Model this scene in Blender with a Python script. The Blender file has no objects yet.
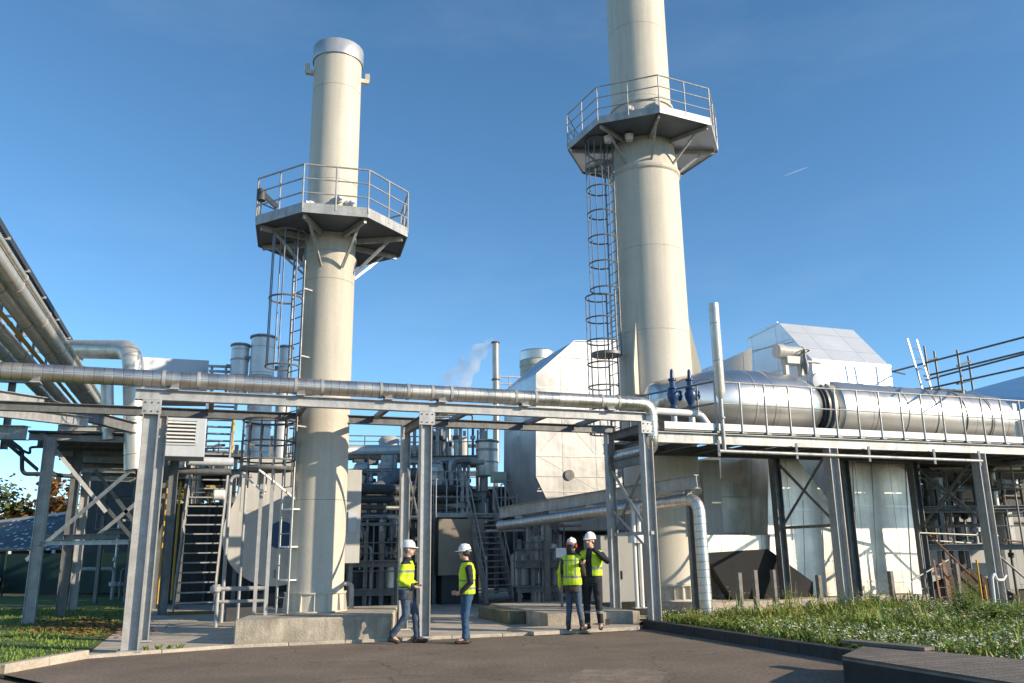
import bpy, bmesh, math, random
from mathutils import Vector, Matrix
R = math.radians
rnd = random.Random(7)
SC = bpy.context.scene
COL = SC.collection
# ---------------------------------------------------------------- camera model
FPX, TH, RO, EYE = 835.0, R(14.05), R(0.75), 1.62
CW, CH = 1024.0, 683.0
def ray(px, py):
    x = (px - CW / 2) / FPX; y = -(py - CH / 2) / FPX
    c, s = math.cos(RO), math.sin(RO)
    xr = c * x + s * y; yr = -s * x + c * y
    return Vector((xr, math.cos(TH) - yr * math.sin(TH), math.sin(TH) + yr * math.cos(TH)))
def P(px, py, Y):
    a = ray(px, py); a = a * (Y / a.y)
    return Vector((a.x, a.y, a.z + EYE))
def G(px, py, z=0.0):
    a = ray(px, py); a = a * ((z - EYE) / a.z)
    return Vector((a.x, a.y, z))
ANG = R(20)
U = Vector((math.cos(ANG), math.sin(ANG), 0)); V = Vector((-math.sin(ANG), math.cos(ANG), 0)); Z = Vector((0, 0, 1))
A0 = G(130, 648, .1)
def PL(px, py, off=0.0):
    """point of the site where the sight line meets the vertical plane parallel to the pipe bridge, off metres behind it"""
    a = ray(px, py); q = A0 + V * off
    t = q.dot(V) / a.dot(V)
    return Vector((a.x * t, a.y * t, EYE + a.z * t))
def PV(px, py, s):
    """same for the vertical plane across the bridge, s metres along it"""
    a = ray(px, py); q = A0 + U * s
    t = q.dot(U) / a.dot(U)
    return Vector((a.x * t, a.y * t, EYE + a.z * t))
def UV(u, v, z=0.0):
    return Vector((A0.x, A0.y, 0)) + U * u + V * v + Z * z

cam = bpy.data.cameras.new('camera'); co = bpy.data.objects.new('camera', cam); COL.objects.link(co)
c, s = math.cos(RO), math.sin(RO)
r0 = Vector((1, 0, 0)); u0 = Vector((0, -math.sin(TH), math.cos(TH))); f0 = Vector((0, math.cos(TH), math.sin(TH)))
cr = r0 * c - u0 * s; cu = r0 * s + u0 * c
m = Matrix((cr, cu, -f0)).transposed().to_4x4(); m.translation = (0, 0, EYE)
co.matrix_world = m
cam.sensor_width = 36; cam.lens = FPX / CW * 36; cam.clip_end = 5000; cam.clip_start = .1
SC.camera = co
# ---------------------------------------------------------------- light
SUN_AZ, SUN_EL = R(111), R(20.5)     # clockwise from +Y
sd = Vector((math.sin(SUN_AZ) * math.cos(SUN_EL), math.cos(SUN_AZ) * math.cos(SUN_EL), math.sin(SUN_EL)))
sl = bpy.data.lights.new('sun', 'SUN'); sl.energy = 4.8; sl.angle = R(.5); sl.color = (1, .845, .64)
so = bpy.data.objects.new('sun', sl); COL.objects.link(so)
so.rotation_euler = sd.to_track_quat('Z', 'Y').to_euler(); so.location = (30, -10, 30)
w = bpy.data.worlds.new('World'); SC.world = w; w.use_nodes = True
nt = w.node_tree; nt.nodes.clear()
sky = nt.nodes.new('ShaderNodeTexSky'); sky.sky_type = 'NISHITA'; sky.sun_disc = False
sky.sun_elevation = SUN_EL; sky.sun_rotation = SUN_AZ
sky.air_density = 1.0; sky.dust_density = .5; sky.ozone_density = 3.0; sky.altitude = 3000
hs = nt.nodes.new('ShaderNodeHueSaturation'); hs.inputs['Saturation'].default_value = 1.09; hs.inputs['Hue'].default_value = .49
bg = nt.nodes.new('ShaderNodeBackground'); bg.inputs[1].default_value = .165
wo = nt.nodes.new('ShaderNodeOutputWorld')
gtc = nt.nodes.new('ShaderNodeTexCoord'); gmp = nt.nodes.new('ShaderNodeMapping'); gmp.inputs['Scale'].default_value = (1, 1, 3.2)
gno = nt.nodes.new('ShaderNodeTexNoise'); gno.inputs['Scale'].default_value = 2.3; gno.inputs['Detail'].default_value = 7; gno.inputs['Roughness'].default_value = .6
gmr = nt.nodes.new('ShaderNodeMapRange'); gmr.inputs[1].default_value = .52; gmr.inputs[2].default_value = .85; gmr.inputs[3].default_value = 0; gmr.inputs[4].default_value = .045
gmx = nt.nodes.new('ShaderNodeMix'); gmx.data_type = 'RGBA'; gmx.inputs['B'].default_value = (7, 7.4, 8, 1)
nt.links.new(gtc.outputs['Generated'], gmp.inputs[0]); nt.links.new(gmp.outputs[0], gno.inputs['Vector']); nt.links.new(gno.outputs[0], gmr.inputs[0]); nt.links.new(gmr.outputs[0], gmx.inputs['Factor'])
nt.links.new(sky.outputs[0], gmx.inputs['A']); nt.links.new(gmx.outputs['Result'], hs.inputs['Color']); nt.links.new(hs.outputs[0], bg.inputs[0]); nt.links.new(bg.outputs[0], wo.inputs[0])
SC.view_settings.view_transform = 'Standard'; SC.view_settings.look = 'None'
SC.view_settings.gamma = 1; SC.view_settings.exposure = .45
SC.render.engine = 'CYCLES'
SC.cycles.use_denoising = True
SC.cycles.max_bounces = 8; SC.cycles.volume_bounces = 6
SC.cycles.sample_clamp_indirect = 6
SC.cycles.blur_glossy = .5
# ---------------------------------------------------------------- materials
MATS = {}
def mat(name, col, rough=.6, metal=0., var=.12, scale=3., bump=0., bscale=40., rvar=0., seam=None, streak=0., spec=.5, coord='Object', emis=None, detail=6, grain=0., crack=0.):
    if name in MATS: return MATS[name]
    m = bpy.data.materials.new(name); m.use_nodes = True
    n = m.node_tree.nodes; L = m.node_tree.links
    b = n['Principled BSDF']
    b.inputs['Roughness'].default_value = rough; b.inputs['Metallic'].default_value = metal
    b.inputs['Specular IOR Level'].default_value = spec
    tc = n.new('ShaderNodeTexCoord')
    src = tc.outputs['UV'] if coord == 'UV' else tc.outputs['Object']
    no = n.new('ShaderNodeTexNoise'); no.inputs['Scale'].default_value = scale; no.inputs['Detail'].default_value = detail; no.inputs['Roughness'].default_value = .65
    L.new(src, no.inputs['Vector'])
    mr = n.new('ShaderNodeMapRange'); mr.inputs[1].default_value = .25; mr.inputs[2].default_value = .75
    mr.inputs[3].default_value = 1 - var; mr.inputs[4].default_value = 1 + var
    L.new(no.outputs[0], mr.inputs[0])
    fac = mr.outputs[0]
    if streak:
        mp = n.new('ShaderNodeMapping'); mp.inputs['Scale'].default_value = (7, 7, .35)
        L.new(tc.outputs['Object'], mp.inputs[0])
        n2 = n.new('ShaderNodeTexNoise'); n2.inputs['Scale'].default_value = 1.3; n2.inputs['Detail'].default_value = 5
        L.new(mp.outputs[0], n2.inputs[0])
        m2 = n.new('ShaderNodeMapRange'); m2.inputs[1].default_value = .35; m2.inputs[2].default_value = .7; m2.inputs[3].default_value = 1; m2.inputs[4].default_value = 1 - streak
        L.new(n2.outputs[0], m2.inputs[0])
        mu = n.new('ShaderNodeMath'); mu.operation = 'MULTIPLY'; L.new(fac, mu.inputs[0]); L.new(m2.outputs[0], mu.inputs[1]); fac = mu.outputs[0]
    if grain:
        ng = n.new('ShaderNodeTexNoise'); ng.inputs['Scale'].default_value = 20; ng.inputs['Detail'].default_value = 3; L.new(src, ng.inputs['Vector'])
        mg = n.new('ShaderNodeMapRange'); mg.inputs[1].default_value = .3; mg.inputs[2].default_value = .7; mg.inputs[3].default_value = 1 - grain; mg.inputs[4].default_value = 1 + grain; L.new(ng.outputs[0], mg.inputs[0])
        mu = n.new('ShaderNodeMath'); mu.operation = 'MULTIPLY'; L.new(fac, mu.inputs[0]); L.new(mg.outputs[0], mu.inputs[1]); fac = mu.outputs[0]
    if crack:
        nd = n.new('ShaderNodeTexNoise'); nd.inputs['Scale'].default_value = 1.1; nd.inputs['Detail'].default_value = 6; L.new(src, nd.inputs['Vector'])
        va_ = n.new('ShaderNodeVectorMath'); va_.operation = 'MULTIPLY_ADD'; va_.inputs[1].default_value = (1.2, 1.2, 0); L.new(nd.outputs['Color'], va_.inputs[0]); L.new(src, va_.inputs[2])
        vo = n.new('ShaderNodeTexVoronoi'); vo.feature = 'DISTANCE_TO_EDGE'; vo.inputs['Scale'].default_value = .32; L.new(va_.outputs[0], vo.inputs['Vector'])
        mg = n.new('ShaderNodeMapRange'); mg.inputs[1].default_value = .001; mg.inputs[2].default_value = .006; mg.inputs[3].default_value = 1 - crack; mg.inputs[4].default_value = 1; L.new(vo.outputs['Distance'], mg.inputs[0])
        mu = n.new('ShaderNodeMath'); mu.operation = 'MULTIPLY'; L.new(fac, mu.inputs[0]); L.new(mg.outputs[0], mu.inputs[1]); fac = mu.outputs[0]
    hgt = None
    if seam:
        bt = n.new('ShaderNodeTexBrick'); bt.inputs['Scale'].default_value = 1
        bt.inputs['Brick Width'].default_value = seam[0]; bt.inputs['Row Height'].default_value = seam[1]
        bt.inputs['Mortar Size'].default_value = seam[2]; bt.inputs['Mortar Smooth'].default_value = .3
        bt.offset = seam[3] if len(seam) > 3 else 0.
        tone = seam[4] if len(seam) > 4 else .12
        bt.inputs['Color1'].default_value = (1 - tone,) * 3 + (1,); bt.inputs['Color2'].default_value = (1,) * 3 + (1,); bt.inputs['Mortar'].default_value = (.55,) * 3 + (1,)
        L.new(tc.outputs['UV'], bt.inputs['Vector'])
        mu = n.new('ShaderNodeMath'); mu.operation = 'MULTIPLY'; L.new(fac, mu.inputs[0]); L.new(bt.outputs[0], mu.inputs[1]); fac = mu.outputs[0]
        inv = n.new('ShaderNodeMath'); inv.operation = 'MULTIPLY'; inv.inputs[1].default_value = -.6; L.new(bt.outputs[1], inv.inputs[0]); hgt = inv.outputs[0]
    vm = n.new('ShaderNodeVectorMath'); vm.operation = 'SCALE'; vm.inputs[0].default_value = col[:3]
    L.new(fac, vm.inputs['Scale']); L.new(vm.outputs[0], b.inputs['Base Color'])
    if rvar:
        n3 = n.new('ShaderNodeTexNoise'); n3.inputs['Scale'].default_value = scale * .6; n3.inputs['Detail'].default_value = 4
        L.new(src, n3.inputs['Vector'])
        m3 = n.new('ShaderNodeMapRange'); m3.inputs[1].default_value = .3; m3.inputs[2].default_value = .7; m3.inputs[3].default_value = max(.02, rough - rvar); m3.inputs[4].default_value = rough + rvar
        L.new(n3.outputs[0], m3.inputs[0]); L.new(m3.outputs[0], b.inputs['Roughness'])
    if bump or hgt is not None:
        n4 = n.new('ShaderNodeTexNoise'); n4.inputs['Scale'].default_value = bscale; n4.inputs['Detail'].default_value = 3
        L.new(src, n4.inputs['Vector'])
        h = n4.outputs[0]
        ma = n.new('ShaderNodeMath'); ma.operation = 'MULTIPLY'; ma.inputs[1].default_value = bump; L.new(h, ma.inputs[0]); h = ma.outputs[0]
        if hgt is not None:
            ad = n.new('ShaderNodeMath'); ad.operation = 'ADD'; L.new(h, ad.inputs[0])
            sc_ = n.new('ShaderNodeMath'); sc_.operation = 'MULTIPLY'; sc_.inputs[1].default_value = .01; L.new(hgt, sc_.inputs[0]); L.new(sc_.outputs[0], ad.inputs[1]); h = ad.outputs[0]
        bp = n.new('ShaderNodeBump'); bp.inputs['Strength'].default_value = 1; bp.inputs['Distance'].default_value = 1
        L.new(h, bp.inputs['Height']); L.new(bp.outputs[0], b.inputs['Normal'])
    MATS[name] = m
    return m
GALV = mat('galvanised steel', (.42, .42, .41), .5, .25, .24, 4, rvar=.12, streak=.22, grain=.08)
GALVD = mat('dull shaded steel', (.19, .195, .195), .5, .3, .25, 5, rvar=.1, streak=.25, grain=.08)  # darker copy of the galvanised steel with shade painted in; also for dull parts
DARK = mat('dark steel', (.06, .065, .07), .6, .2, .25, 4)
PIPE = mat('spiral clad pipe', (.66, .63, .58), .38, .92, .16, 3, rvar=.12, streak=.0, seam=(.16, 40, .008, 0, .14), bump=.004, bscale=6)
STACKM = mat('pale stack sheet', (.72, .72, .71), .42, .35, .10, 3, streak=.1, seam=(.9, 40, .012, 0, .08))
PIPEL = mat('lagged pipe sheet', (.72, .68, .60), .42, .6, .16, 4, rvar=.1, seam=(.9, 40, .012, 0, .12), bump=.006, bscale=4)
CLAD = mat('aluminium cladding', (.62, .62, .615), .40, .5, .20, 1.3, rvar=.14, streak=.12, seam=(1.15, 1.9, .012, 0, .14), bump=.012, bscale=1.6)
CLADB = mat('bright aluminium sheet', (.66, .64, .60), .36, .85, .10, 1.5, rvar=.07, seam=(1.25, 40, .012, 0, .08), bump=.006, bscale=1.2)
WALLM = mat('sunlit casing sheet', (.76, .70, .61), .41, .78, .20, 1.6, rvar=.08, seam=(1.25, 40, .012, 0, .08), bump=.006, bscale=1.2, streak=.18)
DRUM = mat('drum sheet', (.70, .68, .64), .31, .95, .06, 1.5, rvar=.05, seam=(1.25, 40, .006, 0, .06), bump=.004, bscale=.9)
CLADW = mat('weathered aluminium sheet', (.68, .64, .57), .45, .8, .25, 1.8, rvar=.1, seam=(1.0, 1.0, .012, .5, .2), bump=.02, bscale=1.5)
CREAM = mat('cream paint', (.61, .562, .468), .55, 0, .07, .8, spec=.3, streak=.13, seam=(2.4, 30, .006, 0, .02), grain=.05)
OFFW = mat('off white paint', (.52, .505, .465), .45, 0, .12, 1.3, streak=.15)
WHITE = mat('white paint', (.74, .74, .72), .4, 0, .08, 2, streak=.08)
LGREY = mat('light grey paint', (.52, .55, .58), .42, 0, .07, 2, streak=.08)
CONC = mat('concrete', (.46, .40, .32), .9, 0, .32, 1.6, bump=.01, bscale=30, detail=10, grain=.12)
CONCD = mat('stained concrete', (.44, .385, .30), .9, 0, .4, 2.2, bump=.012, bscale=25, detail=10, streak=.3)
ASPH = mat('asphalt', (.19, .144, .104), .9, 0, .34, .7, bump=.006, bscale=160, detail=12, grain=.3, crack=.45)
ASPHP = mat('asphalt patch', (.24, .185, .135), .9, 0, .5, 2.6, bump=.006, bscale=160, detail=12, grain=.3)
SOIL = mat('soil and turf', (.07, .075, .03), .95, 0, .5, 1.2, bump=.03, bscale=12, detail=10)
TURF = mat('turf', (.11, .16, .03), .9, 0, .45, 2.5, bump=.05, bscale=50, detail=10)
BRICKP = mat('brown paving', (.23, .16, .11), .9, 0, .3, 2, seam=(.22, .11, .008, .5, .25))
BLUE = mat('blue enamel', (.02, .06, .15), .35, 0, .15, 8)
YEL = mat('yellow paint', (.62, .36, .03), .5, 0, .25, 4)
BLACK = mat('black rubber', (.015, .015, .016), .7, 0, .2, 5)
RUST = mat('rusty scaffold tube', (.16, .085, .05), .75, .2, .5, 9)
SCAF = mat('scaffold tube', (.24, .24, .24), .5, .5, .3, 6)
WOODW = mat('weathered timber', (.20, .165, .13), .85, 0, .35, 3, bump=.01, bscale=30, seam=(3, .16, .012, .5, .25))
WOODP = mat('grey timber', (.22, .20, .175), .85, 0, .35, 6, bump=.01, bscale=30)
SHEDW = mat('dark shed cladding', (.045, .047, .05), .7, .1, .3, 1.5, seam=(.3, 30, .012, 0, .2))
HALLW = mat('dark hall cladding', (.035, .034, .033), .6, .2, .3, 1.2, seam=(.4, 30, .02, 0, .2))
GFENCE = mat('green fence', (.012, .035, .025), .6, 0, .2, 3)
# ---------------------------------------------------------------- mesh builder
def frame(t, up=None):
    t = t.normalized()
    up = up or (Vector((0, 0, 1)) if abs(t.z) < .95 else Vector((0, 1, 0)))
    sx = t.cross(up).normalized(); uy = sx.cross(t).normalized()
    return sx, uy
class MB:
    def __init__(s): s.v = []; s.f = []; s.uv = []
    def face(s, idx, uv=None): s.f.append(tuple(idx)); s.uv.append(uv)
    def poly(s, *faces):
        for f in faces:
            k = len(s.v); s.v += [Vector(p) for p in f]; s.face(range(k, k + len(f)))
        return s
    def bar(s, a, b, w, h, up=None, ext=0):
        a = Vector(a); b = Vector(b); t = (b - a).normalized(); a = a - t * ext; b = b + t * ext
        x, y = frame(t, up); k = len(s.v)
        for p in (a, b):
            for i, j in ((-1, -1), (1, -1), (1, 1), (-1, 1)):
                s.v.append(p + x * (i * w / 2) + y * (j * h / 2))
        for q in ((0, 1, 2, 3), (7, 6, 5, 4), (0, 4, 5, 1), (1, 5, 6, 2), (2, 6, 7, 3), (3, 7, 4, 0)):
            s.face([k + i for i in q])
        return s
    def hbeam(s, a, b, w, h, t=.014, up=None):
        """I section: flanges w wide, h apart along up"""
        a = Vector(a); b = Vector(b); x, y = frame(b - a, up)
        d = y * (h / 2 - t / 2)
        s.bar(a + d, b + d, w, t, y); s.bar(a - d, b - d, w, t, y); s.bar(a, b, t, h - 2 * t, y)
        return s
    def box(s, c, sx, sy, sz, ax=None):
        """box with base centre c, axes U,V unless ax given"""
        ux, vx = ax or (U, V); c = Vector(c); k = len(s.v)
        for z in (0, sz):
            for i, j in ((-1, -1), (1, -1), (1, 1), (-1, 1)):
                s.v.append(c + ux * (i * sx / 2) + vx * (j * sy / 2) + Z * z)
        for q in ((3, 2, 1, 0), (4, 5, 6, 7), (0, 1, 5, 4), (1, 2, 6, 5), (2, 3, 7, 6), (3, 0, 4, 7)):
            s.face([k + i for i in q])
        return s
    def tube(s, pts, r, n=14, cap=True, closed=False):
        pts = [Vector(p) for p in pts]; m = len(pts)
        rr = list(r) if isinstance(r, (list, tuple)) else [r] * m
        k = len(s.v); x = None; L = 0; base_t = None
        for i, p in enumerate(pts):
            if closed: t = (pts[(i + 1) % m] - pts[i - 1]).normalized(); sc = 1
            else:
                t1 = (pts[i] - pts[i - 1]).normalized() if i else None
                t2 = (pts[i + 1] - pts[i]).normalized() if i < m - 1 else None
                t = ((t1 or t2) + (t2 or t1)).normalized()
            if x is None: x, y = frame(t)
            else:
                x = (x - t * x.dot(t)).normalized()
            y = x.cross(t).normalized()
            if i: L += (p - pts[i - 1]).length
            for j in range(n):
                a = 2 * math.pi * j / n
                s.v.append(p + (x * math.cos(a) + y * math.sin(a)) * rr[i])
            if i == 0: L0 = [0]
            else: L0.append(L)
        rm = max(rr)
        for i in range(m if closed else m - 1):
            i2 = (i + 1) % m
            for j in range(n):
                j2 = (j + 1) % n
                u1, u2 = L0[i], (L0[i2] if i2 else L)
                v1, v2 = 2 * math.pi * j / n * rm, 2 * math.pi * (j + 1) / n * rm
                s.face((k + i * n + j, k + i2 * n + j, k + i2 * n + j2, k + i * n + j2), ((u1, v1), (u2, v1), (u2, v2), (u1, v2)))
        if cap and not closed:
            s.face([k + j for j in range(n)]); s.face([k + (m - 1) * n + j for j in reversed(range(n))])
        return s
    def lathe(s, o, prof, axis=Z, n=32, cap=True):
        """prof: (along, radius) pairs"""
        o = Vector(o); axis = Vector(axis).normalized(); x, y = frame(axis); k = len(s.v)
        L = [0]
        for i in range(1, len(prof)): L.append(L[-1] + math.hypot(prof[i][0] - prof[i - 1][0], prof[i][1] - prof[i - 1][1]))
        for t, r in prof:
            for j in range(n):
                a = 2 * math.pi * j / n
                s.v.append(o + axis * t + (x * math.cos(a) - y * math.sin(a)) * r)
        rm = max(p[1] for p in prof)
        for i in range(len(prof) - 1):
            for j in range(n):
                j2 = (j + 1) % n; v1, v2 = 2 * math.pi * j / n * rm, 2 * math.pi * (j + 1) / n * rm
                s.face((k + i * n + j, k + (i + 1) * n + j, k + (i + 1) * n + j2, k + i * n + j2), ((L[i], v1), (L[i + 1], v1), (L[i + 1], v2), (L[i], v2)))
        if cap:
            m = len(prof)
            if prof[0][1] > 1e-4: s.face([k + j for j in range(n)])
            if prof[-1][1] > 1e-4: s.face([k + (m - 1) * n + j for j in reversed(range(n))])
        return s
    def prism(s, pts, ext):
        """closed polygon swept by ext"""
        pts = [Vector(p) for p in pts]; ext = Vector(ext); k = len(s.v); n = len(pts)
        s.v += pts + [p + ext for p in pts]
        s.face(range(k, k + n)); s.face([k + n + i for i in reversed(range(n))])
        for i in range(n):
            j = (i + 1) % n; s.face((k + i, k + n + i, k + n + j, k + j))
        return s
    def loft(s, A, B, cap=True):
        A = [Vector(p) for p in A]; B = [Vector(p) for p in B]; k = len(s.v); n = len(A)
        s.v += A + B
        if cap: s.face(range(k, k + n)); s.face([k + n + i for i in reversed(range(n))])
        for i in range(n):
            j = (i + 1) % n; s.face((k + i, k + n + i, k + n + j, k + j))
        return s
    def ring(s, c, R_, r, axis=Z, n=24, k=8, a0=0, a1=None):
        axis = Vector(axis).normalized(); x, y = frame(axis)
        if a1 is None:
            s.tube([Vector(c) + (x * math.cos(2 * math.pi * i / n) + y * math.sin(2 * math.pi * i / n)) * R_ for i in range(n)], r, k, closed=True)
        return s
    def mesh(s, name, loc=Vector((0, 0, 0)), smooth=True, fix=True):
        me = bpy.data.meshes.new(name)
        me.from_pydata([tuple(v - loc) for v in s.v], [], s.f)
        uvl = me.uv_layers.new(name='UVMap')
        li = 0; buf = []
        for fi, f in enumerate(s.f):
            u = s.uv[fi]
            if u is None:
                p = [s.v[i] for i in f]
                nrm = Vector((0, 0, 0))
                for i in range(len(p)):
                    a, b = p[i], p[(i + 1) % len(p)]
                    nrm += Vector(((a.y - b.y) * (a.z + b.z), (a.z - b.z) * (a.x + b.x), (a.x - b.x) * (a.y + b.y)))
                if nrm.length < 1e-12: nrm = Vector((0, 0, 1))
                nrm.normalize()
                if abs(nrm.z) > .9: tx, ty = U, V
                else:
                    tx = Vector((0, 0, 1)).cross(nrm).normalized(); ty = nrm.cross(tx)
                u = [(q.dot(tx), q.dot(ty)) for q in p]
            for q in u: buf += [q[0], q[1]]
        uvl.data.foreach_set('uv', buf)
        if fix:
            bm = bmesh.new(); bm.from_mesh(me); bmesh.ops.recalc_face_normals(bm, faces=bm.faces); bm.to_mesh(me); bm.free()
        if smooth:
            me.polygons.foreach_set('use_smooth', [True] * len(me.polygons)); me.set_sharp_from_angle(angle=R(38))
        me.update()
        return me
    def build(s, name, mt, parent=None, smooth=True, bevel=0, loc=None, fix=True):
        base = Vector((0, 0, 0)); q = parent
        while q is not None: base += q.location; q = q.parent
        own = Vector(loc) if loc is not None else Vector((0, 0, 0))
        if parent is not None: own = Vector((0, 0, 0))
        me = s.mesh(name, base + own, smooth, fix)
        o = bpy.data.objects.new(name, me); COL.objects.link(o); me.materials.append(mt)
        if parent is not None: o.parent = parent
        else: o.location = own
        if bevel:
            b = o.modifiers.new('bevel', 'BEVEL'); b.width = bevel; b.segments = 2; b.limit_method = 'ANGLE'
        return o
def tag(o, label, cat, group=None, kind=None):
    if label: o['label'] = label
    if cat: o['category'] = cat
    if group: o['group'] = group
    if kind: o['kind'] = kind
    return o
def thing(name, label, cat, loc, group=None):
    o = bpy.data.objects.new(name, None); COL.objects.link(o); o.location = loc; o.empty_display_size = .2
    return tag(o, label, cat, group)
def struct(o): o['kind'] = 'structure'; return o
def copy_tree(o, parent=None):
    c = o.copy(); COL.objects.link(c)
    if parent is not None: c.parent = parent
    for ch in list(o.children): copy_tree(ch, c)
    return c
def bend(pts, rad, k=6):
    pts = [Vector(p) for p in pts]; out = [pts[0]]
    for i in range(1, len(pts) - 1):
        a, p, b = pts[i - 1], pts[i], pts[i + 1]
        d1 = (a - p); d2 = (b - p); ang = d1.angle(d2)
        if ang > 3.1: out.append(p); continue
        r_ = rad; tl = r_ / math.tan(ang / 2); tl = min(tl, d1.length * .49, d2.length * .49)
        p1 = p + d1.normalized() * tl; p2 = p + d2.normalized() * tl
        for q in range(k + 1):
            t = q / k
            # quadratic approximates the arc well enough for short elbows
            out.append(p1.lerp(p, t).lerp(p.lerp(p2, t), t))
    out.append(pts[-1])
    return out
def pipe_thing(name, label, cat, pts, r, mt, rad=None, n=16, group=None, flanges=(), loc=None):
    p = bend(pts, rad or r * 2.2)
    mb = MB().tube(p, r, n)
    for (q, ax) in flanges: mb.lathe(Vector(q) - Vector(ax).normalized() * .03, [(0, r * 1.35), (.06, r * 1.35)], ax, n)
    o = mb.build(name, mt, loc=pts[0])
    return tag(o, label, cat, group)
def railing(parent, pts, h=1.1, mids=(.55,), step=1.2, r=.022, mt=None, name='handrail', closed=False, kick=None, posts=True):
    """rails as one mesh, every post its own child of it"""
    mt = mt or GALV
    pts = [Vector(p) for p in pts]
    segs = list(zip(pts, pts[1:] + ([pts[0]] if closed else [])))
    if not closed: segs = segs[:len(pts) - 1]
    mb = MB()
    for a, b in segs:
        for z in (h,) + tuple(mids):
            mb.tube([a + Z * z, b + Z * z], r if z == h else r * .8, 8)
        if kick: mb.bar(a + Z * kick / 2, b + Z * kick / 2, .008, kick)
    ro = mb.build(name, mt, parent)
    pp = []
    for a, b in segs:
        n = max(1, round((b - a).length / step))
        for i in range(n): pp.append(a.lerp(b, i / n))
    if not closed: pp.append(pts[-1])
    if posts:
        for p in pp: MB().tube([p, p + Z * (h - .005)], r * .95, 8).build('post', mt, ro)
    return ro
def ladder_mb(a, b, w, side, r=.022, step=.29, rung=.012):
    a = Vector(a); b = Vector(b); side = Vector(side).normalized()
    mb = MB(); h = side * w / 2
    mb.bar(a - h, b - h, .02, .06, side); mb.bar(a + h, b + h, .02, .06, side)
    L = (b - a).length; n = int(L / step)
    for i in range(1, n):
        p = a.lerp(b, i / n); mb.tube([p - h, p + h], rung, 6)
    return mb
def stair(name, label, a, b, w, side, n, mt=None, rail_h=1.0, rails=True, cat='stair'):
    """flight from a (bottom centre) to b (top centre)"""
    mt = mt or GALV
    a = Vector(a); b = Vector(b); side = Vector(side).normalized()
    t = thing(name, label, cat, a)
    fw = (b - a); fw.z = 0; fw = fw.normalized() if fw.length > 1e-3 else side.cross(Z)
    for sgn in (-1, 1):
        o = side * (sgn * w / 2)
        MB().bar(a + o, b + o, .03, .2, None).build('stringer', mt, t)
        if rails:
            mb = MB(); h = Z * rail_h; lift = .1
            mb.tube(bend([a + o + Z * lift, a + o + h + Z * lift, b + o + h + Z * lift, b + o + Z * lift], .15), .02, 8)
            mb.tube([a.lerp(b, .03) + o + h * .5, a.lerp(b, .97) + o + h * .5], .016, 8)
            for q in (.33, .66): mb.tube([a.lerp(b, q) + o, a.lerp(b, q) + o + h + Z * lift], .016, 8)
            mb.build('handrail', mt, t)
    for i in range(1, n + 1):
        p = a.lerp(b, i / (n + .3))
        MB().bar(p - side * (w / 2 - .02), p + side * (w / 2 - .02), .24, .035, Z).build('tread', mt, t)
    return t
# ================================================================= ground
def sheet(name, pts, z, mt, thick=0):
    mb = MB()
    pts = [Vector((p[0], p[1], z)) for p in pts]
    if thick: mb.prism([p - Z * thick for p in pts], Z * thick)
    else: mb.poly(pts)
    o = mb.build(name, mt, smooth=False); struct(o); return o
K0, K1, K2, K3, K4 = G(0, 670, .05), G(85, 655, .05), G(230, 646, .03), G(550, 633, .02), G(647, 628, 0)
K5 = G(850, 661, 0); KD = (K5 - K4).normalized(); K6 = K4 + KD * 19
B1 = G(48, 684, 0)
BD = (B1 - K0); BD.z = 0; BD.normalize()
sheet('ground', [(-1500, -600), (1500, -600), (1500, 2400), (-1500, 2400)], -.06, SOIL)
sheet('road', [K0, K1, K2, K3, K4, K6, Vector((9, -12, 0)), Vector((-4, -12, 0)), K0 + BD * 14], 0, ASPH)
pq = [G(548, 690), G(585, 669), G(648, 669), G(668, 673), G(655, 690)]
sheet('road_patch', pq, .004, ASPHP)
sheet('brown_pavement', [K0 + Vector((-.05, -.2, 0)), K0 + BD * 14, Vector((-16, -6, 0)), Vector((-16, K0.y - 2, 0))], -.01, BRICKP)
AL = [K1, G(103, 640, .05), G(150, 606, .05), Vector((-15, 34, 0)), Vector((-12, 60, 0)), Vector((45, 75, 0)), UV(24, 3.2), UV(9.85, 1.2), K4, K3, K2]
sheet('concrete_apron', AL, .03, CONC)
sheet('lawn', [K0 + Vector((0, .12, 0)), K1, G(103, 640, .05), G(150, 606, .05), Vector((-15, 34, 0)), Vector((-40, 40, 0)), Vector((-40, 9, 0)), K0 + Vector((-4, -2.0, 0))], .045, TURF)
def kerb(path, wd, top, mt, name='kerb'):
    mb = MB()
    for a, b in zip(path, path[1:]):
        a = Vector((a[0], a[1], 0)); b = Vector((b[0], b[1], 0)); L = (b - a).length; n = max(1, round(L / 1.0))
        for i in range(n):
            p, q = a.lerp(b, i / n), a.lerp(b, (i + 1) / n); d = (q - p).normalized() * .004
            mb.bar(p + d + Z * (top / 2 - .06), q - d + Z * (top / 2 - .06), wd, top + .12, Z)
    o = mb.build(name, mt, bevel=.012); struct(o); return o
kerb([K0 + Vector((-3, -1.6, 0)), K0, K1], .16, .13, CONC)
kerb([K1, K2, K3, (K3 + K4) / 2], .17, .055, CONC)
KE = mat('dark kerb concrete', (.05, .046, .042), .9, 0, .35, 4, bump=.01, bscale=30)
kerb([K4, K6], .2, .17, KE)
bed = [K4 + V * .1, K6, Vector((16, 2, 0)), Vector((30, 14, 0)), UV(22, 1.6), UV(10.1, 1.1)]
sheet('planting_bed', bed, .11, SOIL)
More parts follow.
